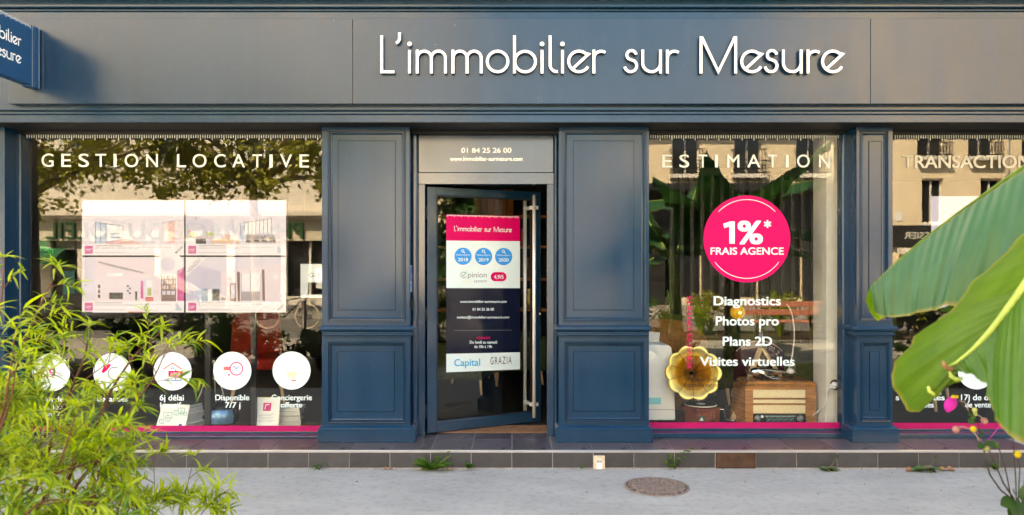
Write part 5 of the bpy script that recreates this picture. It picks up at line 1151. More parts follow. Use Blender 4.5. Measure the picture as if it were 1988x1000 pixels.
# maroon enamel sign with silver numerals
Ym = 1.30; t = wthing('enamel_sign', 'dark maroon round-topped enamel sign with silver numerals', 'sign', (X_(1475, Ym), Ym, FZ))
cx, cy, rr_ = 1474, 722, 62
o_ = [(cx-48, 850), (cx-48, cy-39)]+[(cx+rr_*math.cos(R(a)), cy+rr_*math.sin(R(a))) for a in range(-141, -38, 6)]+[(cx+48, cy-39), (cx+48, 850)]
pts = [P(x, y, Ym) for x, y in o_]; b = MB(); b.prism([(p.x, max(p.z, FZ)) for p in pts], Ym, Ym+.03); bevel(b.build('plate', M['maroon'], t), .005)
pr = Print(on_Y(Ym-.002))
for k, (ch, a) in enumerate(zip('25 02 22', range(-82, -40, 6))):
    if ch == ' ': continue
    v, f, a0, c0 = text_geo(ch); w_ = 8.5; ca, sa = math.cos(R(a+90)), math.sin(R(a+90)); bx, by = cx+47*math.cos(R(a)), cy+47*math.sin(R(a))
    pr.mb.add([pr.fn(bx+((x-(a0+c0)/2)*w_)*ca+y*w_*sa, by+((x-(a0+c0)/2)*w_)*sa-y*w_*ca) for x, y in v], f, pr.mi('silver_num'))
pr.arc(cx, cy, 60, -138, -42, 1.2, 'silver_num', 0, 30); pr.build('lettering', t)
# amber globe lamp, wicker shade, white column with a plug
Yb = 1.4; t = wthing('globe_lamp', 'round amber glass lamp glowing faintly behind the word Photos', 'lamp', (X_(1432, Yb), Yb, FZ)); c = P(1432, 606, Yb); r_ = 14*(Yb+D)/F
b = MB(); b.lathe([(r_*math.sin(R(q)), r_*math.cos(R(q))) for q in range(2, 179, 11)], 24, c); b.build('globe', M['amber_glass'], t)
b = MB(); b.tube([c+Vector((0,-r_-.004,.01)), c+Vector((.012,-r_-.006,0)), c+Vector((0,-r_-.004,-.012)), c+Vector((-.012,-r_-.006,0))], .006, 6); b.build('filament', M['filament'], t)
b = MB(); b.tube([c-Vector((0,0,r_)), (c.x, Yb, FZ)], .008, 8); b.lathe([(.12,FZ),(.12,FZ+.02),(.01,FZ+.03)], 20, (c.x, Yb, 0)); b.build('stand', M['dark_metal'], t)
Yw = 1.5; t = wthing('wicker_chair', 'amber wicker tub chair in the shade behind the dehumidifier', 'chair', (X_(1300, Yw), Yw, FZ)); c = Vector((X_(1300, Yw), Yw, FZ)); zt5 = Z_(624, Yw)-FZ
b = MB(); nn = 28; vs = []
for j, (rr2, hh) in enumerate(((.30,.0),(.36,.2),(.40,.42),(.41,.62),(.40,.80),(.385,1.0),(.36,1.0),(.37,.7),(.34,.45))):
    for i in range(nn): a = 2*math.pi*i/nn; q = .42+.58*(.5+.5*math.sin(a))**.6 if hh > .5 else 1; vs.append(c+Vector((rr2*math.cos(a), rr2*.9*math.sin(a), max(.02, hh*q*zt5))))
b.add(vs, [(j*nn+i, j*nn+(i+1)%nn, (j+1)*nn+(i+1)%nn, (j+1)*nn+i) for j in range(8) for i in range(nn)], 0, True); b.build('shell', M['wicker'], t)
b = MB(); b.lathe([(.33,.40),(.35,.45),(.33,.50),(.001,.51)], 24, c); b.build('cushion', M['sofa_green'], t)
Yc = .42; b = MB(); b.box(X_(1604.5, Yc), X_(1640, Yc), Yc, Yc+.30, FZ, 2.95); col = bevel(b.build('column', M['white_paint'], shop), .004)
b = MB(); b.box(X_(1602, Yc-.015), X_(1640, Yc), Yc-.015, Yc, FZ, Z_(800, Yc)); bevel(b.build('skirting', M['white_paint'], col), .003)
t = wthing('socket_plug', 'white plug with its cable in a brown socket on the pale column', 'plug', (X_(1621, Yc), Yc, Z_(747, Yc))); c = P(1621, 747, Yc)
b = MB(); b.lathe([(.001,-.012),(.044,-.012),(.048,-.006),(.048,0)], 28, c, (0,1,0)); b.build('socket', M['maroon'], t)
b = MB(); b.lathe([(.028,-.013),(.03,-.03),(.026,-.05),(.001,-.055)], 18, c+Vector((-.012,0,0)), (0,1,0)); b.obox(c+Vector((-.045,-.035,-.008)), (.028,0,-.008), (0,.016,0), (.004,0,.016)); b.build('plug', M['white_plastic'], t)
b = MB(); b.tube([c+Vector((-.07,-.035,-.015)), P(1606, 760, Yc-.02), P(1606, 772, Yc), P(1598, 790, Yc+.05), P(1582, 804, Yc+.15), P(1560, 816, Yc+.25)], .006, 7); b.build('cable', M['cable'], t)
# slatted partition and furniture in the depth of the shop
t = wthing('slat_partition', 'dark slatted room divider deep inside the estimation window', 'partition', (X_(1430, 2.6), 2.6, FZ))
b = MB(); b.box(X_(1300, 2.6), X_(1620, 2.6), 2.58, 2.64, 2.70, 2.78); b.box(X_(1300, 2.6), X_(1620, 2.6), 2.58, 2.64, FZ, FZ+.1); b.build('rail', M['dark_metal'], t)
for k in range(17): x = X_(1304+k*19.5, 2.6); b = MB(); b.box(x-.022, x+.022, 2.585, 2.635, FZ+.1, 2.70); b.build('slat', M['dark_metal'], t)
t = wthing('wall_cabinet', 'dark cabinet behind the slatted room divider', 'cabinet', (X_(1400, 4.6), 4.6, FZ))
b = MB(); b.box(X_(1340, 4.6), X_(1600, 4.6), 4.6, 5.1, FZ, 2.35); b.build('body', M['wall_dark'], t)
for k in range(4): b = MB(); b.box(X_(1345+k*64, 4.58), X_(1402+k*64, 4.58), 4.57, 4.6, .4, 2.3); b.build('door', M['wall_dark'], t)
for k, (lx, ly) in enumerate(((1345, 1.9), (1500, 2.0), (1770, 1.7), (905, 2.6), (1000, 3.2))):
    t = thing('armchair', ('dark green armchair deep behind the wicker chair', 'dark armchair behind the maroon enamel sign', 'dark armchair deep in the transaction window', 'dark green armchair seen through the door glass', 'dark armchair at the back behind the glass door')[k], 'armchair', (X_(lx, ly), ly, FZ), R(25*k), 'armchairs inside the shop')
    b = MB(); b.box(-.35, .35, -.33, .33, .18, .44); bevel(b.build('seat', M['sofa_green'], t), .04, 3)
    b = MB(); b.box(-.35, .35, .22, .36, .44, .92); bevel(b.build('backrest', M['sofa_green'], t), .05, 3)
    for s in (-1, 1):
        b = MB(); b.box(s*.36-.05, s*.36+.05, -.33, .34, .18, .60); bevel(b.build('armrest', M['sofa_green'], t), .03, 2)
        for q in (-1, 1): b = MB(); b.tube([(s*.3, q*.27, .19), (s*.32, q*.29, 0)], [.02, .014], 8); b.build('leg', M['wood_pale'], t)
t = wthing('wall_shelf', 'brown wooden shelf unit with oddments behind the open door', 'shelf', (X_(1030, 3.0), 3.0, FZ))
for zz in (.55, 1.02, 1.42, 1.85, 2.25): b = MB(); b.box(X_(850, 3.6), X_(1090, 3.6), 3.5, 3.85, zz, zz+.03); b.build('shelf', M['orange_wood'], t)
for px_2 in (850, 970, 1090): b = MB(); b.box(X_(px_2, 3.6)-.015, X_(px_2, 3.6)+.015, 3.5, 3.85, FZ, 2.6); b.build('upright', M['wall_dark'], t)
vc = ['cream_band','wood_red','book_teal','brass','paper','terracotta','awning_green','red_cloth']; vn = ['cream','dark red','teal','brass','white','terracotta','dark green','scarlet']; k = 0
for zz, nz in ((.58,'lowest'), (1.05,'second'), (1.45,'third'), (1.88,'top')):
    for px_2 in (905, 1040):
        h = rng.uniform(.16, .28); r_ = rng.uniform(.05, .08)
        o = thing('vase', '%s vase on the %s brown shelf behind the glass door' % (vn[k], nz), 'vase', (X_(px_2+rng.uniform(-25, 25), 3.6), 3.66, zz), 0, 'vases on the inner shelves')
        b = MB(); b.lathe([(.001,0),(r_*.6,0),(r_,h*.4),(r_*.45,h*.8),(r_*.55,h)], 14); b.build('body', M[vc[k]], o); k += 1
t = wthing('wood_screen', 'orange stained wooden screen at the back of the shop', 'screen', (X_(955, 4.4), 4.4, FZ))
for k in range(6): b = MB(); x = X_(920+k*13, 4.4); b.box(x, x+.085, 4.38+.01*(k%2), 4.43, FZ, 2.7); b.build('plank', M['orange_wood'], t)
# ------------------------------------------------------------------ the near shrub with narrow leaves, left
def leaf_rows(L, W, curl, fold, n=5):
    """one narrow arched leaf: base at the origin, along +x, as rows of three points"""
    rows = []
    for i in range(n):
        t = i/(n-1); w = W*math.sin(math.pi*(.06+.94*t)**.8)**.8 if i < n-1 else W*.03
        rows.append((L*t, w, -curl*L*t*t, fold*w))
    return rows
def leaf_verts(rows):
    v = []
    for x, w, z, f in rows: v += [(x, -w, z+f), (x, 0, z), (x, w, z+f)]
    f = []
    for i in range(len(rows)-1):
        for j in range(2): f.append((3*i+j, 3*i+3+j, 3*i+4+j, 3*i+1+j))
    return np.array(v), f
LV = [leaf_verts(leaf_rows(.080*s, .0060*w, c, .35)) for s, w, c in ((1,1,.25), (.85,.95,.5), (1.1,1,.75), (.7,.85,.15), (.95,1.05,1.0))]
lmesh = []
for k, (v, f) in enumerate(LV):
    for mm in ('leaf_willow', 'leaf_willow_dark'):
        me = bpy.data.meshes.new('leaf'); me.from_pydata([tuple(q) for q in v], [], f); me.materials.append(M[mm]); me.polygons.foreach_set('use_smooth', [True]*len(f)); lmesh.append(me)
r4 = random.Random(19)
shrub = wthing('shrub', 'feathery yellow-green shrub with narrow arching leaves before the left window', 'shrub', (-2.6, -4.0, -.01))
leaves = []                                                 # (score, matrix, shape, dark)
def P2(px, py, d): return Vector(((px-HX)*d/F, d-D, CZ-(py-HY)*d/F))
def grow(pts, d0, d1, thick, start=.12, dens=1.0, tw=1.0, dark=.25):
    P3 = [P2(x, y, d0+(d1-d0)*i/(len(pts)-1)) for i, (x, y) in enumerate(pts)]
    # smooth the branch
    S = []
    for i in range(len(P3)-1):
        for k in range(6):
            t = k/6; a, b, c, e = P3[max(i-1,0)], P3[i], P3[i+1], P3[min(i+2, len(P3)-1)]
            S.append(.5*((2*b)+(c-a)*t+(2*a-5*b+4*c-e)*t*t+(3*b-a-3*c+e)*t**3))
    S.append(P3[-1]); n = len(S)
    b = MB(); b.tube(S, [max(.0012, thick*(1-.85*i/(n-1))) for i in range(n)], 6); b.build('branch', M['twig'], shrub)
    tb = MB(); acc = 0
    for i in range(1, n):
        acc += (S[i]-S[i-1]).length
        if i/n < start or acc < .032/dens: continue
        for _ in range(max(1, int(acc/(.032/dens)))):
            p = S[i-1].lerp(S[i], r4.random()); dirb = (S[i]-S[i-1]).normalized()
            u = Vector((r4.gauss(0,1), r4.gauss(0,1)*.8, r4.gauss(0,.8)+.25)); u = (u-dirb*u.dot(dirb)).normalized(); td = (dirb*r4.uniform(.3, 1.1)+u).normalized()
            L = r4.uniform(.06, .165)*tw; q = [p, p+td*L*.5+Vector((0,0,.008)), p+td*L+Vector((0,0,-.006))]; tb.tube(q, [.0016, .0012, .0006], 4, 0, False)
            m = int(r4.uniform(12, 22))
            for k in range(m):
                t = .25+.75*(k+1)/m; lp = q[0].lerp(q[1], t*2) if t < .5 else q[1].lerp(q[2], t*2-1)
                put_leaf(lp, td, dark)
        acc = 0
    for _ in range(9): put_leaf(S[-1], (S[-1]-S[-3]).normalized(), dark*.5)
    tag(tb.build('twigs', M['twig'], shrub), kind='stuff')
def put_leaf(p, td, dark):
    a = Vector((r4.gauss(0,1), r4.gauss(0,1), r4.gauss(0,.7))); a = (a-td*a.dot(td)).normalized(); d = (td*r4.uniform(.35, 1.2)+a*.9+Vector((0,0,.12))).normalized()
    up = Vector((r4.gauss(0,.35), r4.gauss(0,.35), 1)); y = up.cross(d).normalized(); z = d.cross(y); s = r4.uniform(.45, .85)
    m = Matrix(((d.x, y.x, z.x), (d.y, y.y, z.y), (d.z, y.z, z.z))).to_4x4(); m = Matrix.Translation(p) @ m @ Matrix.Scale(s, 4)
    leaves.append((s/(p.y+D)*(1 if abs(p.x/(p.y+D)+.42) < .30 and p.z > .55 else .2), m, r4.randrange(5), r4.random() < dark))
grow([(-60,1300),(-10,850),(40,690),(75,600),(112,520)], 2.5, 2.6, .009, .30)
grow([(-150,1250),(-60,900),(-20,700),(2,590),(8,500)], 2.3, 2.4, .008, .35)
grow([(-40,1300),(60,980),(120,800),(165,690),(170,630)], 2.6, 2.7, .009, .3)
grow([(0,1350),(120,960),(190,820),(215,760),(262,690),(318,640)], 2.45, 2.55, .010, .28, 1.1)
grow([(20,1350),(120,1000),(200,880),(250,800),(300,730),(326,668)], 2.3, 2.35, .008, .35)
grow([(-60,1300),(40,960),(90,840),(140,760),(230,690)], 2.75, 2.9, .008, .3)
grow([(-120,1250),(-60,980),(0,820),(20,720),(30,640)], 2.2, 2.3, .008, .35)
grow([(60,1350),(130,1080),(180,970),(225,900),(275,845)], 2.3, 2.3, .007, .35)
grow([(-100,1200),(0,1010),(90,930),(170,900),(250,880)], 2.15, 2.2, .007, .2)
grow([(-60,1300),(30,1060),(90,960),(130,860),(150,790)], 2.1, 2.15, .007, .3)
grow([(-140,1200),(-60,1000),(-10,860),(20,780),(30,720)], 2.0, 2.1, .007, .3)
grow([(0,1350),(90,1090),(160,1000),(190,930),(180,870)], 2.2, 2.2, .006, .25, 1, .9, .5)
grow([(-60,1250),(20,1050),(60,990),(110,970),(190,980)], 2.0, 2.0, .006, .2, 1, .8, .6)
grow([(210,1350),(250,1100),(262,1010),(268,960),(262,905)], 2.35, 2.35, .004, .55, .45, .6, .3)
grow([(240,1350),(284,1080),(296,990),(300,940),(296,880)], 2.6, 2.6, .003, .55, .45, .55, .1)
grow([(320,1350),(340,1100),(352,1000),(362,950),(378,885)], 2.65, 2.65, .003, .6, .4, .5, .05)
grow([(320,1300),(360,1060),(390,1000),(415,970),(445,950)], 2.5, 2.5, .003, .6, .45, .55, .05)
grow([(180,1350),(210,1100),(225,1030),(230,990),(240,950)], 2.1, 2.1, .004, .4, .9, .8, .4)
grow([(-40,1300),(-10,900),(30,780),(95,700),(128,655)], 2.85, 3.0, .008, .35)
leaves.sort(key=lambda q: -q[0])
for s, m, k, dk in leaves[:290]:
    o = bpy.data.objects.new('leaf', lmesh[k*2+int(dk)]); COL.objects.link(o); o.parent = shrub; o.matrix_parent_inverse = Matrix.Translation(-Vector(shrub.location)); o.matrix_local = m if False else m
    o.matrix_basis = m
vv, ff, mi = [], [], []
for s, m, k, dk in leaves[290:]:
    v, f = LV[k]; b0 = len(vv)*15; A4 = np.array(m); vv.append(v@A4[:3,:3].T+A4[:3,3]); ff += [tuple(b0+i for i in q) for q in f]; mi += [int(dk)]*len(f)
me = bpy.data.meshes.new('foliage'); me.from_pydata(np.concatenate(vv).tolist(), [], ff); me.polygons.foreach_set('material_index', mi); me.polygons.foreach_set('use_smooth', [True]*len(ff))
tag(link('foliage', me, shrub, [M['leaf_willow'], M['leaf_willow_dark']]), kind='stuff')

# ------------------------------------------------------------------ banana plants at the right
def sheet_patch(name, parent, rib, edge, m, sub=(40, 12), ripple=.006, seed=1, sag=0.0, thick=.0012):
    """half a leaf blade between its midrib and its outer edge (lists of points along the leaf); UV along rib, across"""
    def curve(pts, t):
        n = len(pts)-1; x = t*n; i = min(int(x), n-1); q = x-i; a, b, c, e = pts[max(i-1,0)], pts[i], pts[i+1], pts[min(i+2, n)]
        return .5*((2*b)+(c-a)*q+(2*a-5*b+4*c-e)*q*q+(3*b-a-3*c+e)*q**3)
    r = random.Random(seed); ph = [r.uniform(0, 6) for _ in range(6)]; b = MB(); b.uv = []
    nu, nv = sub
    for i in range(nu+1):
        t = i/nu; A_, B_ = curve(rib, t), curve(edge, t); e0 = curve(edge, min(1, t+.02))-curve(edge, max(0, t-.02)); nrm = (B_-A_).cross(e0)
        nrm = nrm.normalized() if nrm.length > 1e-7 else Vector((0,-1,0))
        if nrm.y > 0: nrm = -nrm
        for j in range(nv+1):
            s = j/nv; p = A_.lerp(B_, s); w = (B_-A_).length
            p = p+nrm*(sag*w*math.sin(math.pi*s*.9)+ripple*s*(math.sin(t*31+ph[0])+.6*math.sin(t*67+ph[1]))+ripple*.3*math.sin(t*140+ph[2]))
            b.v.append(tuple(p)); b.uv.append((t, s))
    for i in range(nu):
        for j in range(nv): b.f.append((i*(nv+1)+j, (i+1)*(nv+1)+j, (i+1)*(nv+1)+j+1, i*(nv+1)+j+1)); b.m.append(0); b.sm.append(True)
    return b.build(name, m, parent)
def pts2(l): return [P2(x, y, d) for x, y, d in l]
ban = wthing('banana_plant', 'banana plant with broad green leaves hanging before the right window', 'banana plant', (2.55, -4.85, -.01))
b = MB(); b.tube([(2.55,-4.85,-.01),(2.55,-4.85,.6),(2.52,-4.83,1.4),(2.45,-4.8,1.9)], [.12,.10,.08,.05], 14); b.build('pseudostem', M['midrib'], ban)
# upper leaf: folded along its midrib like a tent, tip drooping to the left
rib1 = pts2([(1689,557,2.15),(1706,541,2.14),(1745,504,2.12),(1800,458,2.10),(1860,413,2.07),(1925,367,2.04),(1990,322,2.0),(2090,255,1.95),(2230,200,1.9)])
low1 = pts2([(1695,603,2.13),(1712,614,2.12),(1738,616,2.09),(1778,610,2.05),(1812,603,2.02),(1852,596,1.99),(1915,640,1.95),(2010,650,1.9),(2150,640,1.85)])
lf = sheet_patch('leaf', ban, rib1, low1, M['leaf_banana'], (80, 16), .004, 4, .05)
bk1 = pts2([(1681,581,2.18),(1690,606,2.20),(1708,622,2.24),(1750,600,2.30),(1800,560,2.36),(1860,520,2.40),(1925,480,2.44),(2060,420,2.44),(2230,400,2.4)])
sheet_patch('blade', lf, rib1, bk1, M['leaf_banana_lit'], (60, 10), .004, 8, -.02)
b = MB(); b.tube(rib1, [.001,.0014,.0018,.0024,.003,.0038,.005,.008,.012], 8); b.tube([rib1[-1], (2.3,-4.78,2.05), (2.45,-4.8,1.85)], [.013,.02,.03], 8); b.build('midrib', M['leaf_willow_dark'], lf)
# torn flap under the upper leaf
fl_r = pts2([(1826,598,2.05),(1850,590,2.05),(1880,576,2.04),(1915,556,2.03)]); fl_e = pts2([(1822,600,2.06),(1838,607,2.09),(1866,606,2.11),(1930,590,2.12)])
sheet_patch('flap', lf, fl_r, fl_e, M['leaf_banana_lit'], (16, 6), .003, 3)
# lower leaf: nearer, lit through, its torn tip curling
rib2 = pts2([(1838,713,1.66),(1858,703,1.65),(1888,679,1.63),(1923,643,1.61),(1955,603,1.59),(1990,556,1.56),(2050,470,1.52),(2140,360,1.5)])
lef2 = pts2([(1868,742,1.67),(1815,756,1.69),(1796,783,1.72),(1764,796,1.75),(1737,727,1.80),(1785,648,1.80),(1890,548,1.76),(2010,420,1.7)])
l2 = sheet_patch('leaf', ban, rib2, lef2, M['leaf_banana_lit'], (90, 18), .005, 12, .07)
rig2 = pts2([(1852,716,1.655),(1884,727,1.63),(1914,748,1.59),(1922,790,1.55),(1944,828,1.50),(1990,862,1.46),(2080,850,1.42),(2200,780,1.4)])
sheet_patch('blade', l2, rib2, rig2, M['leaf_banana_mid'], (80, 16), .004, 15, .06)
b = MB(); b.tube(rib2, [.002,.003,.0045,.0065,.0085,.010,.012,.015], 8); b.tube([rib2[-1], (2.1,-4.83,1.95), (2.45,-4.82,1.75)], [.015,.022,.03], 8); b.build('midrib', M['midrib'], l2)
for k, (x, y, d) in enumerate(((1832,707,1.66),(1845,727,1.67),(1803,756,1.70))):
    b = MB(); b.tube([P2(x+22, y+8, d), P2(x+10, y+9, d-.01), P2(x+1, y+3, d-.015), P2(x-1, y-6, d-.012)], [.0035,.005,.0045,.003], 8); b.build('curled_tip', M['leaf_dry'] if k == 0 else M['midrib'], l2)
def banana_leaf(parent, root, az, length, width, rise, droop, m, seed):
    """a whole arching leaf on its petiole"""
    r = random.Random(seed); h = Vector((math.cos(az), math.sin(az), 0)); n = 9; rib = []
    for i in range(n):
        t = i/(n-1); rib.append(Vector(root)+h*(length*(.12+.88*t)*math.cos(rise*.35))+Vector((0, 0, length*(math.sin(rise)*t*1.1-droop*t*t))))
    side = Vector((-h.y, h.x, 0)); ed = []
    for sg in (-1, 1): ed.append([p+side*sg*width*.5*(math.sin(math.pi*min(1, (.04+.96*(i/(n-1))))**.75) if i < n-1 else .02)*(1 if i else .15)+Vector((0,0,-.05-.16*r.random()*width)) for i, p in enumerate(rib)])
    o = sheet_patch('leaf', parent, rib, ed[0], m, (30, 6), .012, seed); sheet_patch('blade', o, rib, ed[1], m, (30, 6), .012, seed+1)
    b = MB(); b.tube([Vector(root)]+rib, [.03,.02]+[.016-.0017*i for i in range(n-1)], 7); b.build('midrib', M['midrib'], o)
ban2 = wthing('banana_plant', 'tall banana plant mirrored in the glass above the pink disc', 'banana plant', (3.5, -5.15, -.01))
b = MB(); b.tube([(3.5,-5.15,-.01),(3.5,-5.15,.9),(3.48,-5.14,2.0),(3.46,-5.13,2.5)], [.14,.12,.10,.06], 14); b.build('pseudostem', M['bark'], ban2)
for k, (az, l, w, ri, dr) in enumerate(((-20,1.9,.75,.75,.40),(170,1.8,.75,.62,.55),(60,1.6,.7,1.0,.4),(-80,1.9,.75,1.0,.45),(20,1.6,.7,1.15,.15),(215,1.9,.75,.9,.6),(120,1.5,.7,1.2,.2),(-140,1.7,.7,.55,.7),(10,1.5,.6,.3,.6),(150,1.7,.75,1.05,.35),(85,1.3,.7,.8,.55),(195,1.6,.7,.35,.6),(45,1.7,.7,.7,.55))): banana_leaf(ban2, (3.46,-5.13,2.35-.05*k), R(az), l, w, ri, dr, M['leaf_banana'], 40+2*k)
for k, (az, l, w, ri, dr) in enumerate(((-60,1.7,.5,1.1,.2),(0,1.6,.5,.9,.35),(-120,1.6,.5,1.15,.25))): banana_leaf(ban, (2.5,-4.82,1.85), R(az), l, w, ri, dr, M['leaf_banana'], 80+2*k)

# beds of shrubs and grasses that the glass and the door mirror
def bush(name, label, cat, c, rad, h, n, size, m, seed, shape=None, grp=None):
    t = wthing(name, label, cat, c, grp); r = random.Random(seed); cs = []; b = MB()
    for k in range(14):
        e = Vector((c[0]+r.gauss(0,.45)*rad, c[1]+r.gauss(0,.35)*rad, c[2]+h*r.uniform(.35, .95))); cs.append((e, rad*r.uniform(.25, .45)))
        b.tube([c, (Vector(c)+e)/2+Vector((0,0,.05)), e], [.016,.011,.004], 5)
    b.build('stems', M['twig'], t); leaf_cloud('foliage', M[m], t, cs, n, size, shape or [(0,0),(.22,.3),(.26,.55),(.12,.85),(0,1),(-.12,.85),(-.26,.55),(-.22,.3)], seed)
BLADE = [(0,0),(.05,.3),(.035,.7),(0,1),(-.035,.7),(-.05,.3)]
def tuft(label, c, h, n, m, seed):
    t = wthing('grass_clump', label, 'grass clump', c, 'grass clumps in the bed'); r = random.Random(seed); b = MB()
    for k in range(n):
        a = r.uniform(0, 6.283); l = h*r.uniform(.6, 1.1); sp = l*r.uniform(.1, .55); w = .011; d = Vector((math.cos(a), math.sin(a), 0)); s_ = Vector((-d.y, d.x, 0))*w; p0 = Vector(c)+d*.05*r.random()
        p1 = p0+d*sp*.35+Vector((0,0,l*.6)); p2 = p0+d*sp+Vector((0,0,l*(.95 if sp < l*.35 else .75)))
        b.add([p0-s_*.6, p0+s_*.6, p1+s_, p1-s_, p2], [(0,1,2,3),(3,2,4)], 0, True)
    tag(b.build('blades', M[m], t), kind='stuff')
for k in range(9): tuft(('yellow-green grass clump in the sunlit bed behind the bench', 'pale green grass clump in the sunlit bed behind the bench')[k%2], (3.4+k*.85, -9.9-.25*(k%3), .03), .75+.12*(k%4), 150, ('grass_y','leaf_willow')[k%2], 60+k)
for k in range(6): bush('bush', 'low leafy bush in the bed behind the bench', 'bush', (3.0+k*1.6, -10.7, .03), .6, .9, 700, .09, ('leaf_mid','leaf_plane','grass_y')[k%3], 90+k, None, 'bushes behind the bench')
for k, (x, y) in enumerate(((6.6,-4.6),(7.6,-4.9),(8.7,-4.7),(9.8,-5.0),(11.0,-4.8),(5.4,-4.9),(8.1,-5.2),(9.3,-5.3),(10.4,-4.6))): bush('bush', 'dark leafy bush right of the bananas, in a row partly raised to darken the door reflection', 'bush', (x, y, -.01), .65 if x < 7 else .9, 1.05 if x < 7 else 2.5, 1400 if x < 7 else 3200, .085, ('leaf_dark','leaf_mid')[k%2], 120+k, None, 'bushes beside the banana plants')  # the tall bushes are raised so the door mirrors something dark
for k, (x, y) in enumerate(((-4.4,-4.3),(-5.6,-4.5),(-7.0,-4.4))): bush('bush', 'leafy bush in the bed to the left of the shrub', 'bush', (x, y, -.01), .55, .9, 1200, .08, ('leaf_mid','leaf_dark')[k%2], 140+k, None, 'bushes left of the shrub')
for k in range(9):  # unseen bushes, added so lower paint and glass mirror dark green
    x = (-4.6, -3.8, -3.0, -2.25, -1.5, -.95, 1.0, 1.7, 2.4)[k]; bush('bush', 'low dark bush added out of view to darken the lower reflections', 'bush', (x, -4.95+.12*(k%2), -.01), .42, .60, 1100, .07, ('leaf_dark','leaf_mid')[k%2], 200+k, None, 'low bushes added to darken the lower reflections')
def dense_tree(x, y, h, rad, seed):  # unseen trees, added to give the door glass a dark reflection
    t = wthing('street_tree', 'dense dark tree added out of view to darken the door reflection', 'tree', (x, y, 0), 'dense trees added to darken the door reflection'); r = random.Random(seed)
    b = MB(); b.tube([(x,y,0),(x,y,1.5),(x+.1,y,h*.6)], [.2,.16,.08], 9); b.build('trunk', M['bark'], t)
    cs = [(Vector((x+r.gauss(0,.45)*rad, y+r.gauss(0,.4)*rad, r.uniform(.9, h))), rad*r.uniform(.25,.42)) for _ in range(60)]
    leaf_cloud('foliage', M['leaf_dark'], t, cs, 6500, .24, PLANE, seed)
for k, (x, y) in enumerate(((19.6,-16.4),(23.2,-16.8),(26.8,-16.2))): dense_tree(x, y, 8.5, 2.3, 160+k)

# ------------------------------------------------------------------ windflower at the lower right
an = wthing('windflower', 'windflower with one magenta bloom and round buds on dark thin stems', 'flower', (1.55, -4.2, -.01))
Dn = 2.25; Q = lambda x, y, d=0: P2(x, y, Dn+d)
def stalk(pts, r0, r1, m='stem_dark'):
    b = MB(); n = len(pts); b.tube([Q(*p) for p in pts], [r0+(r1-r0)*i/(n-1) for i in range(n)], 6); return b.build('stem', M[m], an)
stalk([(1990,1150),(1978,1010),(1970,973),(1943,952),(1922,922),(1913,893),(1910,872)], .003, .0022)
stalk([(1992,1150),(1976,1010),(1968,968),(1948,938),(1934,905),(1922,878),(1912,862)], .003, .002)
stalk([(1996,1150),(1972,1000),(1961,956),(1956,930),(1949,898),(1939,870)], .0025, .0016)
stalk([(1905,850),(1903,838),(1899,824),(1896,815)], .0022, .0018); stalk([(1888,804),(1878,796),(1868,785),(1860,775),(1854,770)], .0018, .0014)
stalk([(1905,856),(1893,843),(1882,833),(1870,828),(1860,830)], .0014, .0012, 'stem_pale'); stalk([(1900,856),(1896,846),(1891,836)], .0013, .0012, 'stem_pale')
stalk([(1880,798),(1878,788),(1872,780),(1862,779)], .0014, .0012, 'stem_pale'); stalk([(1892,808),(1900,806),(1908,812)], .0013, .0011, 'stem_pale')
stalk([(1975,1150),(1974,1000),(1972,930),(1968,870),(1966,835),(1965,800)], .002, .0016); stalk([(1985,1150),(1976,985),(1979,930),(1980,905),(1976,886)], .002, .0016)
stalk([(1998,1150),(1984,985),(1990,930),(1996,880)], .003, .0024); stalk([(1918,855),(1932,838),(1947,818)], .001, .0008, 'petal')
for x, y, r_, mm in ((1856,834,7,'bud_pink'),(1889.5,833,5.8,'stamen'),(1911,817,6.5,'bud_pink'),(1892,796,5,'bud_green'),(1893,803,4,'bud_green'),(1915,871,5.8,'bud_green'),(1934,866,5.5,'leaf_mid'),(1975,882,7,'stamen'),(1889,811,4,'leaf_mid')):
    b = MB(); k = r_*Dn/F; b.lathe([(k*math.sin(R(q)), k*1.05*math.cos(R(q))) for q in range(4, 180, 22)], 12, Q(x, y)); b.build('bud', M[mm], an)
b = MB(); vs = []                                           # one cupped petal hanging
c0 = Q(1852, 774)
for i in range(9):
    t = i/8; w = .0195*math.sin(math.pi*(.12+.86*t))**.7; ctr = Q(1855-13*t, 773+28*t, -.012*math.sin(math.pi*t))
    for j in range(7): s_ = (j-3)/3; vs.append(ctr+Vector((w*s_*.9, .010*s_*s_, w*s_*-.35)))
b.add(vs, [(i*7+j, i*7+j+1, i*7+8+j, i*7+7+j) for i in range(8) for j in range(6)], 0, True); b.build('petal', M['petal'], an)
b = MB(); r7 = random.Random(4)
for k in range(70): a = r7.uniform(0, 6.28); q = r7.random()**.5*.010; p = c0+Vector((q*math.cos(a), -.004+q*.3*math.sin(a), .004+.006*r7.random())); b.obox(p, (.0014,0,0), (0,.0014,0), (0,0,.0018))
tag(b.build('stamens', M['stamen'], an), kind='stuff')
def oval(p, ax, up, L, W, m, parent, cup=.2):
    ax, up = Vector(ax).normalized(), Vector(up).normalized(); sd_ = ax.cross(up).normalized(); nn = sd_.cross(ax); b = MB(); vs = []
    for i in range(8):
        t = i/7; w = W*math.sin(math.pi*(.05+.93*t))**.75
        for j in range(5): s_ = (j-2)/2; vs.append(Vector(p)+ax*L*t+sd_*w*s_+nn*(cup*w*s_*s_-cup*L*t*t*.5))
    b.add(vs, [(i*5+j, i*5+j+1, i*5+6+j, i*5+5+j) for i in range(7) for j in range(4)], 0, True); return b.build('leaf', M[m], parent)
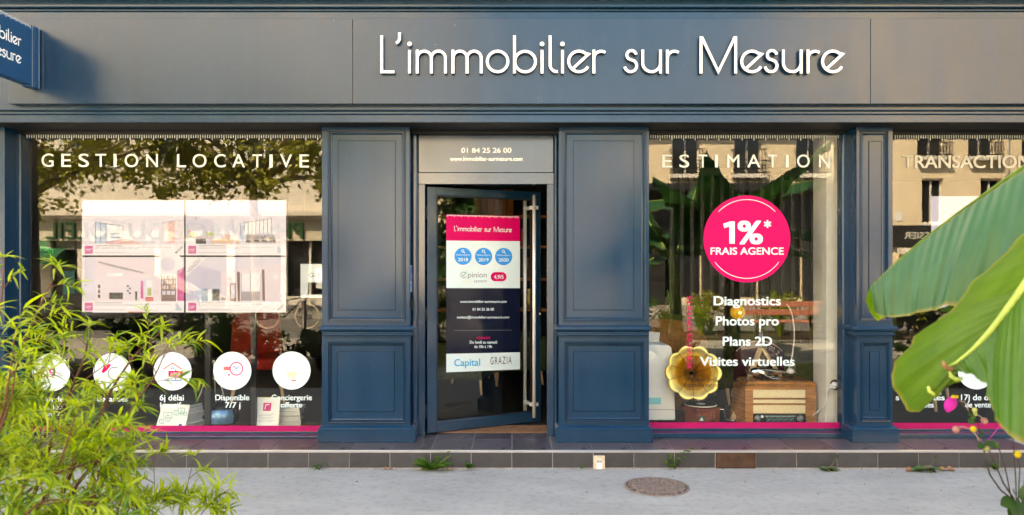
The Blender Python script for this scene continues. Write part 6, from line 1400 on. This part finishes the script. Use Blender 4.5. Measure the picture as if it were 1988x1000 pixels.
for x, y, ax, L, W in ((1910,862,(-.8,-.3,-.3),.026,.011),(1912,858,(.4,-.5,-.2),.03,.013),(1905,850,(-.2,-.4,.7),.028,.012),(1918,860,(.8,-.2,-.2),.03,.011),(1886,812,(-.4,-.5,-.6),.022,.010),(1890,806,(-.8,-.3,.1),.02,.009)): oval(Q(x, y), ax, (0,-.7,.7), L, W, 'leaf_dark', an)
for x, y, ax, L, W in ((1972,974,(-.9,-.3,-.05),.055,.022),(1974,970,(-.4,-.5,.5),.055,.022),(1978,975,(-.3,-.5,-.75),.06,.026),(1980,968,(.6,-.3,.5),.06,.026),(1985,980,(.9,-.3,-.3),.06,.026),(1976,985,(-.7,-.5,-.6),.05,.022)): oval(Q(x, y, -.02), ax, (0,-.7,.7), L, W, 'leaf_dark', an)

# ------------------------------------------------------------------ weeds and dry leaves at the foot of the step
def weed(px, py, label, kind, seed, sc=1.0):
    d = CZ*F/(py-HY); p = Vector(((px-HX)*d/F, min(d-D, EDGE-.012), .0)); t = wthing('weed', label, 'weed', tuple(p)); r = random.Random(seed)
    if kind == 'rosette':
        for k in range(22):
            a = r.uniform(0, 6.28); oval(p+Vector((r.gauss(0,.012), -abs(r.gauss(0,.008)), .004)), (math.cos(a), -abs(math.sin(a))*.6-.05, r.uniform(.15, 1.3)), (0,-.3,1), sc*r.uniform(.05, .105), sc*r.uniform(.008, .016), r.choice(['leaf_mid','leaf_mid','leaf_willow_dark']), t, .35)
    elif kind == 'sprig':
        b = MB()
        for k in range(6):
            a = r.uniform(-1.3, 1.3); e = p+Vector((math.sin(a)*.13*sc*r.uniform(.5,1.2), -.03*r.random(), sc*r.uniform(.03, .11))); b.tube([p, (p+e)/2+Vector((0,-.005,.015)), e], [.002,.0015,.001], 4)
            for q in range(6): m_2 = p.lerp(e, .3+.7*q/5); aa = r.uniform(0, 6.28); oval(m_2, (math.cos(aa), -.3, r.uniform(-.2, .7)), (0,-.3,1), sc*r.uniform(.014, .034), sc*r.uniform(.005, .009), r.choice(['leaf_mid','leaf_willow_dark']), t)
        b.build('stems', M['leaf_mid'], t)
    elif kind == 'clover':
        for k in range(9): a = r.uniform(0, 6.28); oval(p+Vector((r.gauss(0,.01), -.01, r.uniform(.01,.03))), (math.cos(a), -.5, r.uniform(0, .9)), (0,-.5,1), sc*r.uniform(.022,.036), sc*r.uniform(.010,.016), 'leaf_mid', t)
    else:
        for k in range(14):
            a = r.uniform(0, 6.28); oval(p+Vector((r.gauss(0,.035), -abs(r.gauss(0,.015)), .006)), (math.cos(a), -abs(math.sin(a))*.6, r.uniform(-.1, .6)), (0,-.3,1), sc*r.uniform(.04, .085), sc*r.uniform(.010, .02), r.choice(['leaf_grey','leaf_dark','leaf_grey','leaf_mid']), t, .5)
        b = MB(); b.tube([p, p+Vector((.04,-.01,.05)), p+Vector((.075,-.01,.125))], [.004,.0035,.003], 6); b.build('stem', M['leaf_grey'], t)
        for k in range(6): oval(p+Vector((.06+.004*k,-.012,.09+.007*k)), (r.uniform(-.8,.8), -.4, .4), (0,-.3,1), .025, .007, 'leaf_grey', t)
weed(842, 912, 'bright green dandelion-like weed at the step below the door', 'rosette', 1, 1.75)
weed(829, 911, 'wispy seedling beside the bright dandelion-like weed', 'sprig', 2, 1.3)
weed(910, 911, 'small round-leaved seedling below the middle of the door', 'clover', 3, 1.5)
weed(620, 912, 'tiny seedling at the step below the left pilaster', 'sprig', 4, .7)
weed(1311, 911, 'trailing weed with small leaves below the estimation window', 'sprig', 5, 1.5)
weed(1606, 912, 'wilted leafy weed at the step near the right of the estimation window', 'wilt', 6, 1.0)
weed(1797, 914, 'sprawling wilted weed with an upright stalk below the transaction window', 'wilt', 7, 1.35)
weed(1925, 912, 'small fresh green weed behind the windflower stems', 'clover', 8, 1.7)
weed(1128, 911, 'tiny dark seedling beside the cream service box', 'sprig', 9, .35)
def dry(px, py, label, seed, sc=1.0):
    d = CZ*F/(py-HY); p = Vector(((px-HX)*d/F, d-D, .004)); t = wthing('dry_leaf', label, 'dry leaf', tuple(p)); r = random.Random(seed)
    for k in range(2): oval(p+Vector((k*.01, 0, 0)), (1 if k else -1, -.2, .2), (0,-.4,1), .055*sc, .022*sc, 'leaf_dry', t, .7)
dry(1836, 913, 'curled salmon dry leaf right of the sprawling wilted weed', 1, 1.1); dry(1772, 914, 'brown dry leaf left of the sprawling wilted weed', 2, 1.1)
dry(872, 913, 'pale dry leaf scrap beside the dandelion-like weed', 3, .5); dry(752, 911, 'long pale twig-like scrap at the step left of the door', 4, .6)
# small litter on the pavement, far too many scraps to count
b = MB(); r8 = random.Random(31)
for k in range(160):
    x, y = r8.uniform(-4.6, 4.6), EDGE-.005-abs(r8.gauss(0, .45)) if k % 2 else EDGE-.004-abs(r8.gauss(0, .012)); s_ = r8.uniform(.002, .0065); a = r8.uniform(0, 3.1)
    b.obox((x, y, .003), (s_*math.cos(a), s_*math.sin(a), 0), (-s_*.6*math.sin(a), s_*.6*math.cos(a), 0), (0, 0, s_*.35), k % 3)
tag(b.build('litter', [M['stone_kerb'], M['soil'], M['leaf_dry']]), 'scattered crumbs and scraps along the foot of the step', None, None, 'stuff')

# ------------------------------------------------------------------ blue sign standing out from the shopfront, upper left
SX = -3.815
sg = wthing('projecting_sign', 'blue double-sided sign with white lettering standing out from the signboard', 'sign', (SX-.04, FB, 3.06))
y_in, y_out, z0s, z1s = FB-.012, FB-.90, 3.06, 3.545
b = MB(); b.box(SX-.075, SX, y_out, y_in-.075, z0s+.008, z1s-.004); bevel(b.build('panel', M['sign_blue'], sg), .003)
b = MB(); b.box(SX-.085, SX+.006, y_in-.070, y_in, z0s, z1s); b.box(SX-.085, SX+.002, y_in-.098, y_in-.076, z0s, z1s); bevel(b.build('bracket', M['sign_blue'], sg), .003)
b = MB(); b.box(SX+.0062, SX+.008, y_in-.016, y_in-.008, z0s, z1s); b.box(SX+.0022, SX+.0035, y_in-.090, y_in-.084, z0s, z1s); b.build('edge_line', M['nosing'], sg)
def fsg(x, y, l=0):                                         # photo pixel on the sign's street-side face
    d = (SX+.0012)*F/(x-HX); return Vector((SX+.0012+l, d-D, CZ-(y-HY)*d/F))
fy_ = lambda yy, z, l=0: Vector((SX+.0012+l, yy, z))
pr = Print(fy_)
def nm(i0, i1, sx0, sx1, ya, yb_, base, cap):
    for _, st in NAME[i0:i1]:
        for q in st:
            if q[0] == 'dot': V = [(q[1]+4.6*math.cos(a*.524), q[2]+4.6*math.sin(a*.524)) for a in range(12)]; Fs = [tuple(range(12))]
            else: V, Fs = ribbon(q, 8.5)
            pr.mb.add([fy_(ya+(x-sx0)/(sx1-sx0)*(yb_-ya), base+(142.5-y)/73.5*cap) for x, y in V], Fs, pr.mi('letter_white'))
ya = fsg(41, 85).y; nm(0, 12, 741, 1175, ya-.60, ya, 3.335, .095); nm(12, 21, 1211, 1638, ya-.60, ya, 3.20, .095); pr.build('lettering', sg)
pr = Print(fy_); k = 0; yy = y_in-.11
while yy > y_out+.01: pr.rect(yy-.004, z1s-.004-(.030 if k % 5 == 0 else .020), yy, z1s-.004, 'letter_white'); yy -= .0115; k += 1
pr.build('ruler_strip', sg)
